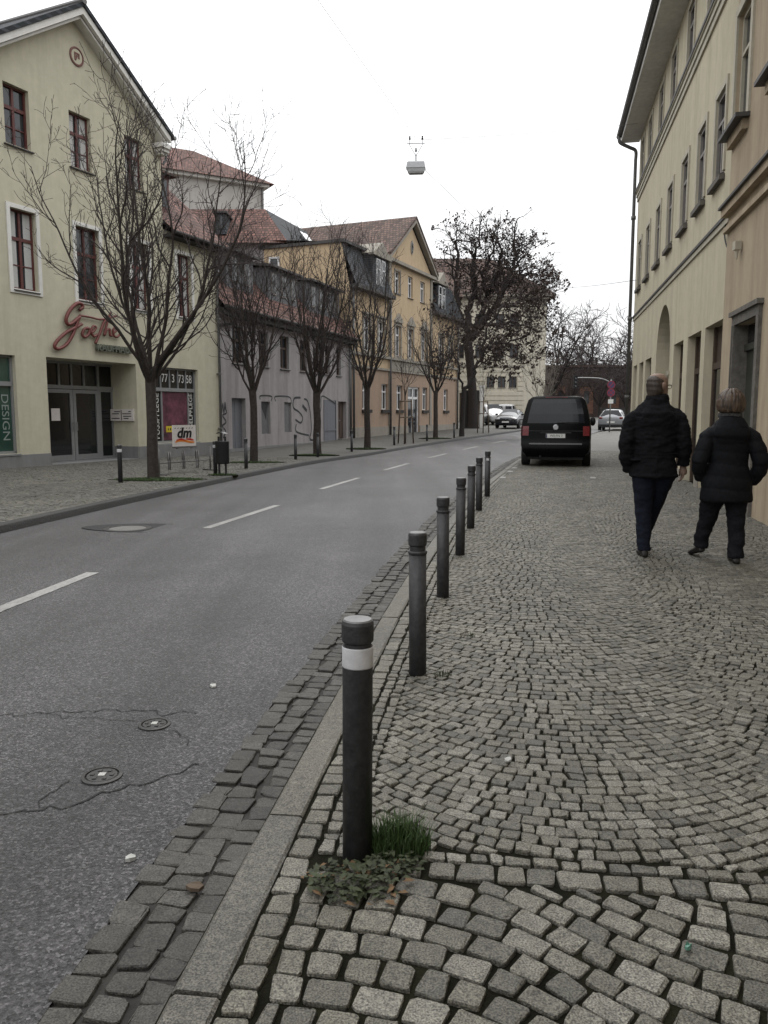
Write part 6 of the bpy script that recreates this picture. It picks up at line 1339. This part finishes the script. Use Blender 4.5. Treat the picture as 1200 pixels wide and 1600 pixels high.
def folds(amp, f, seed=0, zs=1.6):
    def g(co): return np.array([amp * (mnoise.noise((x * f + seed, y * f, z * f * zs)) + .5 * mnoise.noise((x * f * 2.3, y * f * 2.3 + seed, z * f * 2.6 * zs))) for x, y, z in co])
    return g
def wrinkle(amp, fz, seed=0):
    def f(co):
        x, y, z = co.T; return amp * (np.sin(z * fz + 3 * np.sin(x * 9 + seed) + 2 * np.sin(y * 11)) * .6 + np.sin(z * fz * .43 + x * 21 + seed * 2) * .4)
    return f
# --- the man
HM = R(9); man = empty('person', (2.74, 8.12, 0), -HM); tag(man, 'balding man with glasses in a black jacket and dark trousers walking away, head turned right', 'person')
def man_body(mb):
    # head turned to the right: rows rotated about z
    tmp = MB(); head_rows(tmp, (0, 0, 0), 1.0)
    tmp.tube([(0, .098, .115), (0, .118, .095), (0, .105, .082)], [.010, .014, .008], 8); tmp.box(-.02, .02, .085, .10, .05, .056)
    for s_ in (-1, 1): el(tmp, [(s_ * .08, -.01, .085, .008, .016), (s_ * .085, -.014, .11, .011, .026), (s_ * .086, -.016, .138, .011, .026), (s_ * .08, -.012, .152, .006, .014)], 10)
    c, s = math.cos(R(-52)), math.sin(R(-52)); b = len(mb.v)
    mb._add([((x * c - y * s) * 1.13 + .012, (x * s + y * c) * 1.13 + .02, z * 1.10 + 1.595) for x, y, z in tmp.v], tmp.f)
    mb.tube([(0, -.0, 1.48), (.005, .01, 1.58), (.01, .02, 1.66)], [.07, .062, .06], 14)
    el(mb, [(0, 0, .86, .17, .11), (0, 0, 1.0, .165, .105), (0, 0, 1.2, .175, .11), (0, -.01, 1.38, .195, .11), (0, -.01, 1.48, .16, .09), (0, -.0, 1.54, .07, .06)])
    for s_ in (-1, 1): mb.tube([(s_ * .17, 0, 1.43), (s_ * .255, -.025, 1.25), (s_ * .278, -.02, 1.1), (s_ * .272, .02, .98)], [.045, .040, .038, .033], 10)
    mb.tube([(.272, .02, .98), (.292, .035, .93)], [.032, .030], 10); hand(mb, (.292, .035, .93), (.02, .10, -1), 1, .5, 1.12)
    mb.tube([(-.272, .02, .98), (-.235, .06, .90)], [.032, .028], 10); hand(mb, (-.225, .07, .92), (.35, .1, -1), -1, .5, .8)
    mb.tube([(-.09, 0, .92), (-.075, .01, .5), (-.065, -.04, .08)], [.09, .06, .042], 12); mb.tube([(.09, 0, .92), (.06, .2, .52), (.01, .42, .14)], [.09, .06, .042], 12)
body = organic('body', man_body, m_skin, man, .0065, 2)
def jacket(mb):
    el(mb, [(0, .0, .815, .235, .165), (0, .0, .83, .24, .17), (0, .0, 1.0, .21, .15), (0, -.0, 1.2, .225, .155), (0, -.005, 1.38, .25, .15), (0, -.005, 1.46, .24, .13), (.0, 0, 1.53, .17, .11), (.0, .0, 1.575, .10, .092)], 28)
    mb.tube([(-.17, -.0, 1.455), (-.235, -.01, 1.40), (-.268, -.025, 1.28), (-.285, -.035, 1.14), (-.275, .0, .99), (-.235, .045, .885)], [.06, .075, .078, .074, .068, .062], 14)
    mb.tube([(.17, -.0, 1.455), (.235, -.01, 1.40), (.262, -.025, 1.28), (.28, -.035, 1.15), (.29, .0, 1.04), (.292, .03, .94)], [.06, .075, .077, .072, .064, .058], 14)
    el(mb, [(.0, .0, 1.50, .15, .11), (.005, .0, 1.57, .122, .105), (.012, .01, 1.635, .112, .105), (.015, .012, 1.648, .09, .09)], 20)
    el(mb, [(0, -.10, 1.30, .10, .05), (0, -.12, 1.38, .16, .055), (0, -.11, 1.46, .16, .06), (0, -.075, 1.53, .12, .05)], 18)
    mb.box(-.235, -.16, -.13, .05, .98, 1.0)
o = organic('jacket', jacket, m_coat, man, .009, 3, folds(.016, 9, 1))
k = MB()
for z, w_ in ((1.40, .2), (1.05, .2)): k.tube([(w_ * x, -.165 + .05 * x * x - (0.0 if z > 1.2 else -.012), z + .012 * x * x) for x in np.linspace(-1, 1, 9)], .0035, 5)
k.tube([(0, -.172, z) for z in (.84, .95, 1.05)], .003, 5); k.build('seam', m_coat2, o)
def trousers(mb):
    mb.tube([(-.085, 0, .90), (-.095, .0, .82), (-.085, .02, .5), (-.07, -.03, .11), (-.07, -.035, .055)], [.115, .122, .086, .066, .068], 16); mb.tube([(.085, 0, .90), (.095, .03, .82), (.055, .20, .5), (.0, .40, .19), (-.005, .425, .14)], [.115, .12, .084, .064, .066], 16); el(mb, [(0, 0, .8, .18, .12), (0, 0, .9, .2, .13), (0, 0, .98, .2, .13)])
organic('trousers', trousers, m_trous, man, .009, 3, folds(.011, 8, 2, 1.3))
def shoe(mb, x, y, z, p, yaw):
    c, s = math.cos(yaw), math.sin(yaw)
    def tr(a, b, h): b2 = b * math.cos(p) - h * math.sin(p); h2 = b * math.sin(p) + h * math.cos(p); return (x + a * c - b2 * s, y + a * s + b2 * c, z + h2)
    rows = [(-.075, .03, .03), (-.06, .036, .075), (-.02, .04, .085), (.05, .042, .07), (.12, .047, .055), (.17, .043, .045), (.205, .022, .03)]
    mb.rings([[tr(hw * math.cos(a), b, max(0, h * (.5 + .5 * math.sin(a)))) for a in np.linspace(0, 6.283, 15)[:-1]] for b, hw, h in rows])
organic('shoe', lambda mb: shoe(mb, -.07, -.03, .002, 0, .08), m_shoe, man, .008, 2); organic('shoe', lambda mb: shoe(mb, -.0, .44, .06, .35, -.05), m_shoe, man, .008, 2)
def man_hair(mb):
    tmp = MB()
    el(tmp, [(0, -.04, .03, .054, .055), (0, -.036, .06, .072, .07), (0, -.03, .10, .081, .078), (0, -.03, .14, .082, .080), (0, -.034, .175, .075, .076), (0, -.04, .20, .060, .062), (0, -.045, .212, .04, .045)], 24)
    c, s = math.cos(R(-52)), math.sin(R(-52)); mb._add([((x * c - y * s) * 1.13 + .012, (x * s + y * c) * 1.13 + .02, z * 1.10 + 1.595) for x, y, z in tmp.v], tmp.f)
organic('hair', man_hair, m_hairb, man, .0065, 2, wrinkle(.0025, 120, 1))
k = MB(); c, s = math.cos(R(-52)), math.sin(R(-52)); TT = lambda x, y, z: ((x * c - y * s) * 1.13 + .012, (x * s + y * c) * 1.13 + .02, z * 1.10 + 1.595)
for s_ in (-1, 1):
    k.tube([TT(s_ * .033 + .026 * math.cos(a), .108, .118 + .019 * math.sin(a)) for a in np.linspace(0, 6.283, 14)], .0028, 5); k.tube([TT(s_ * .06, .105, .122), TT(s_ * .084, .05, .124), TT(s_ * .088, -.005, .12)], .003, 5)
k.tube([TT(-.01, .11, .122), TT(.01, .11, .122)], .0025, 5); k.build('glasses', m_ink, man)
# --- the woman
HW = R(8); wom = empty('person', (3.34, 7.78, 0), -HW); tag(wom, 'woman with streaked blonde bob in a long black quilted coat, hands in pockets, walking away', 'person')
def w_body(mb):
    tmp = MB(); head_rows(tmp, (0, 0, 0), .95); tmp.tube([(0, .093, .112), (0, .11, .093), (0, .10, .08)], [.009, .012, .007], 8)
    for s_ in (-1, 1): el(tmp, [(s_ * .076, -.01, .085, .008, .015), (s_ * .08, -.014, .11, .010, .024), (s_ * .076, -.012, .14, .006, .014)], 10)
    c, s = math.cos(R(8)), math.sin(R(8)); mb._add([(x * c - y * s, x * s + y * c + .01, z + 1.435) for x, y, z in tmp.v], tmp.f)
    mb.tube([(0, -.0, 1.32), (.0, .01, 1.42), (.0, .012, 1.48)], [.06, .052, .052], 14)
    el(mb, [(0, 0, .80, .17, .11), (0, 0, 1.0, .145, .10), (0, 0, 1.2, .17, .105), (0, -.01, 1.30, .165, .09), (0, 0, 1.38, .07, .06)])
    for s_ in (-1, 1):
        mb.tube([(s_ * .14, 0, 1.27), (s_ * .24, -.05, 1.1), (s_ * .265, -.055, 1.0), (s_ * .25, .0, .92)], [.04, .036, .034, .028], 10); hand(mb, (s_ * .25, .0, .92), (-s_ * .25, .4, -1), s_, .4, .75)
    mb.tube([(.09, 0, .85), (.10, -.01, .45), (.105, -.02, .08)], [.09, .055, .04], 12); mb.tube([(-.09, 0, .85), (-.12, .14, .45), (-.15, .24, .12)], [.09, .055, .04], 12)
organic('body', w_body, m_skin, wom, .0065, 2)
def quilt(co):
    x, y, z = co.T; return .0075 * np.abs(np.sin(z * 26 + .35 * np.sin(x * 8))) ** .6 + .003 * np.sin(x * 37 + z * 19)
def coat(mb):
    el(mb, [(0, .0, .605, .235, .175), (0, .0, .62, .24, .18), (0, .0, .8, .228, .165), (0, -.0, 1.0, .178, .135), (0, -.005, 1.18, .195, .135), (0, -.005, 1.28, .205, .125), (.0, 0, 1.35, .14, .10), (.0, .0, 1.40, .10, .09)], 28)
    mb.tube([(-.145, 0, 1.285), (-.205, -.02, 1.22), (-.245, -.05, 1.10), (-.27, -.06, 1.0), (-.262, -.01, .92), (-.225, .05, .83)], [.06, .072, .073, .072, .068, .062], 14)
    mb.tube([(.145, 0, 1.285), (.21, -.02, 1.22), (.26, -.05, 1.10), (.295, -.06, 1.0), (.29, -.02, .90), (.235, .05, .80)], [.06, .073, .074, .073, .069, .062], 14)
    el(mb, [(0, -.10, 1.18, .13, .045), (0, -.115, 1.25, .16, .055), (0, -.10, 1.33, .15, .06), (0, -.055, 1.41, .11, .06), (0, -.0, 1.435, .09, .08)], 20)
organic('coat', coat, m_coat2, wom, .009, 2, quilt)
def w_trousers(mb):
    mb.tube([(.09, 0, .85), (.10, 0, .65), (.115, -.0, .42), (.11, -.025, .14), (.11, -.03, .05)], [.12, .112, .086, .072, .076], 16); mb.tube([(-.09, 0, .85), (-.10, .05, .65), (-.12, .15, .42), (-.145, .23, .2), (-.152, .25, .12)], [.12, .112, .086, .072, .076], 16)
organic('trousers', w_trousers, m_trous2, wom, .009, 3, folds(.014, 8, 4, 1.4))
organic('boot', lambda mb: (shoe(mb, .11, -.03, .002, 0, -.05), mb.tube([(.11, -.05, .05), (.11, -.04, .16)], [.048, .05], 12)), m_shoe, wom, .008, 2); organic('boot', lambda mb: (shoe(mb, -.16, .25, .045, -.25, .2), mb.tube([(-.16, .23, .1), (-.15, .245, .2)], [.048, .05], 12)), m_shoe, wom, .008, 2)
def w_hair(mb):
    el(mb, [(0, -.025, 1.465, .10, .085), (0, -.022, 1.485, .124, .10), (0, -.02, 1.53, .136, .112), (0, -.015, 1.58, .133, .118), (0, -.012, 1.63, .114, .112), (0, -.01, 1.67, .08, .088), (0, -.01, 1.695, .042, .05)], 24)
organic('hair', w_hair, m_hairl, wom, .007, 1, lambda co: np.array([.007 * mnoise.noise((math.atan2(y + .02, x) * 5.5, z * 6, 0)) + .004 * mnoise.noise((math.atan2(y + .02, x) * 14, z * 14, 3)) for x, y, z in co]))
organic('scarf', lambda mb: el(mb, [(0, .0, 1.40, .095, .085), (0, .0, 1.425, .108, .098), (0, .0, 1.46, .105, .095), (0, .0, 1.475, .085, .078)], 20), m_scarf, wom, .008, 2, wrinkle(.005, 60, 3))
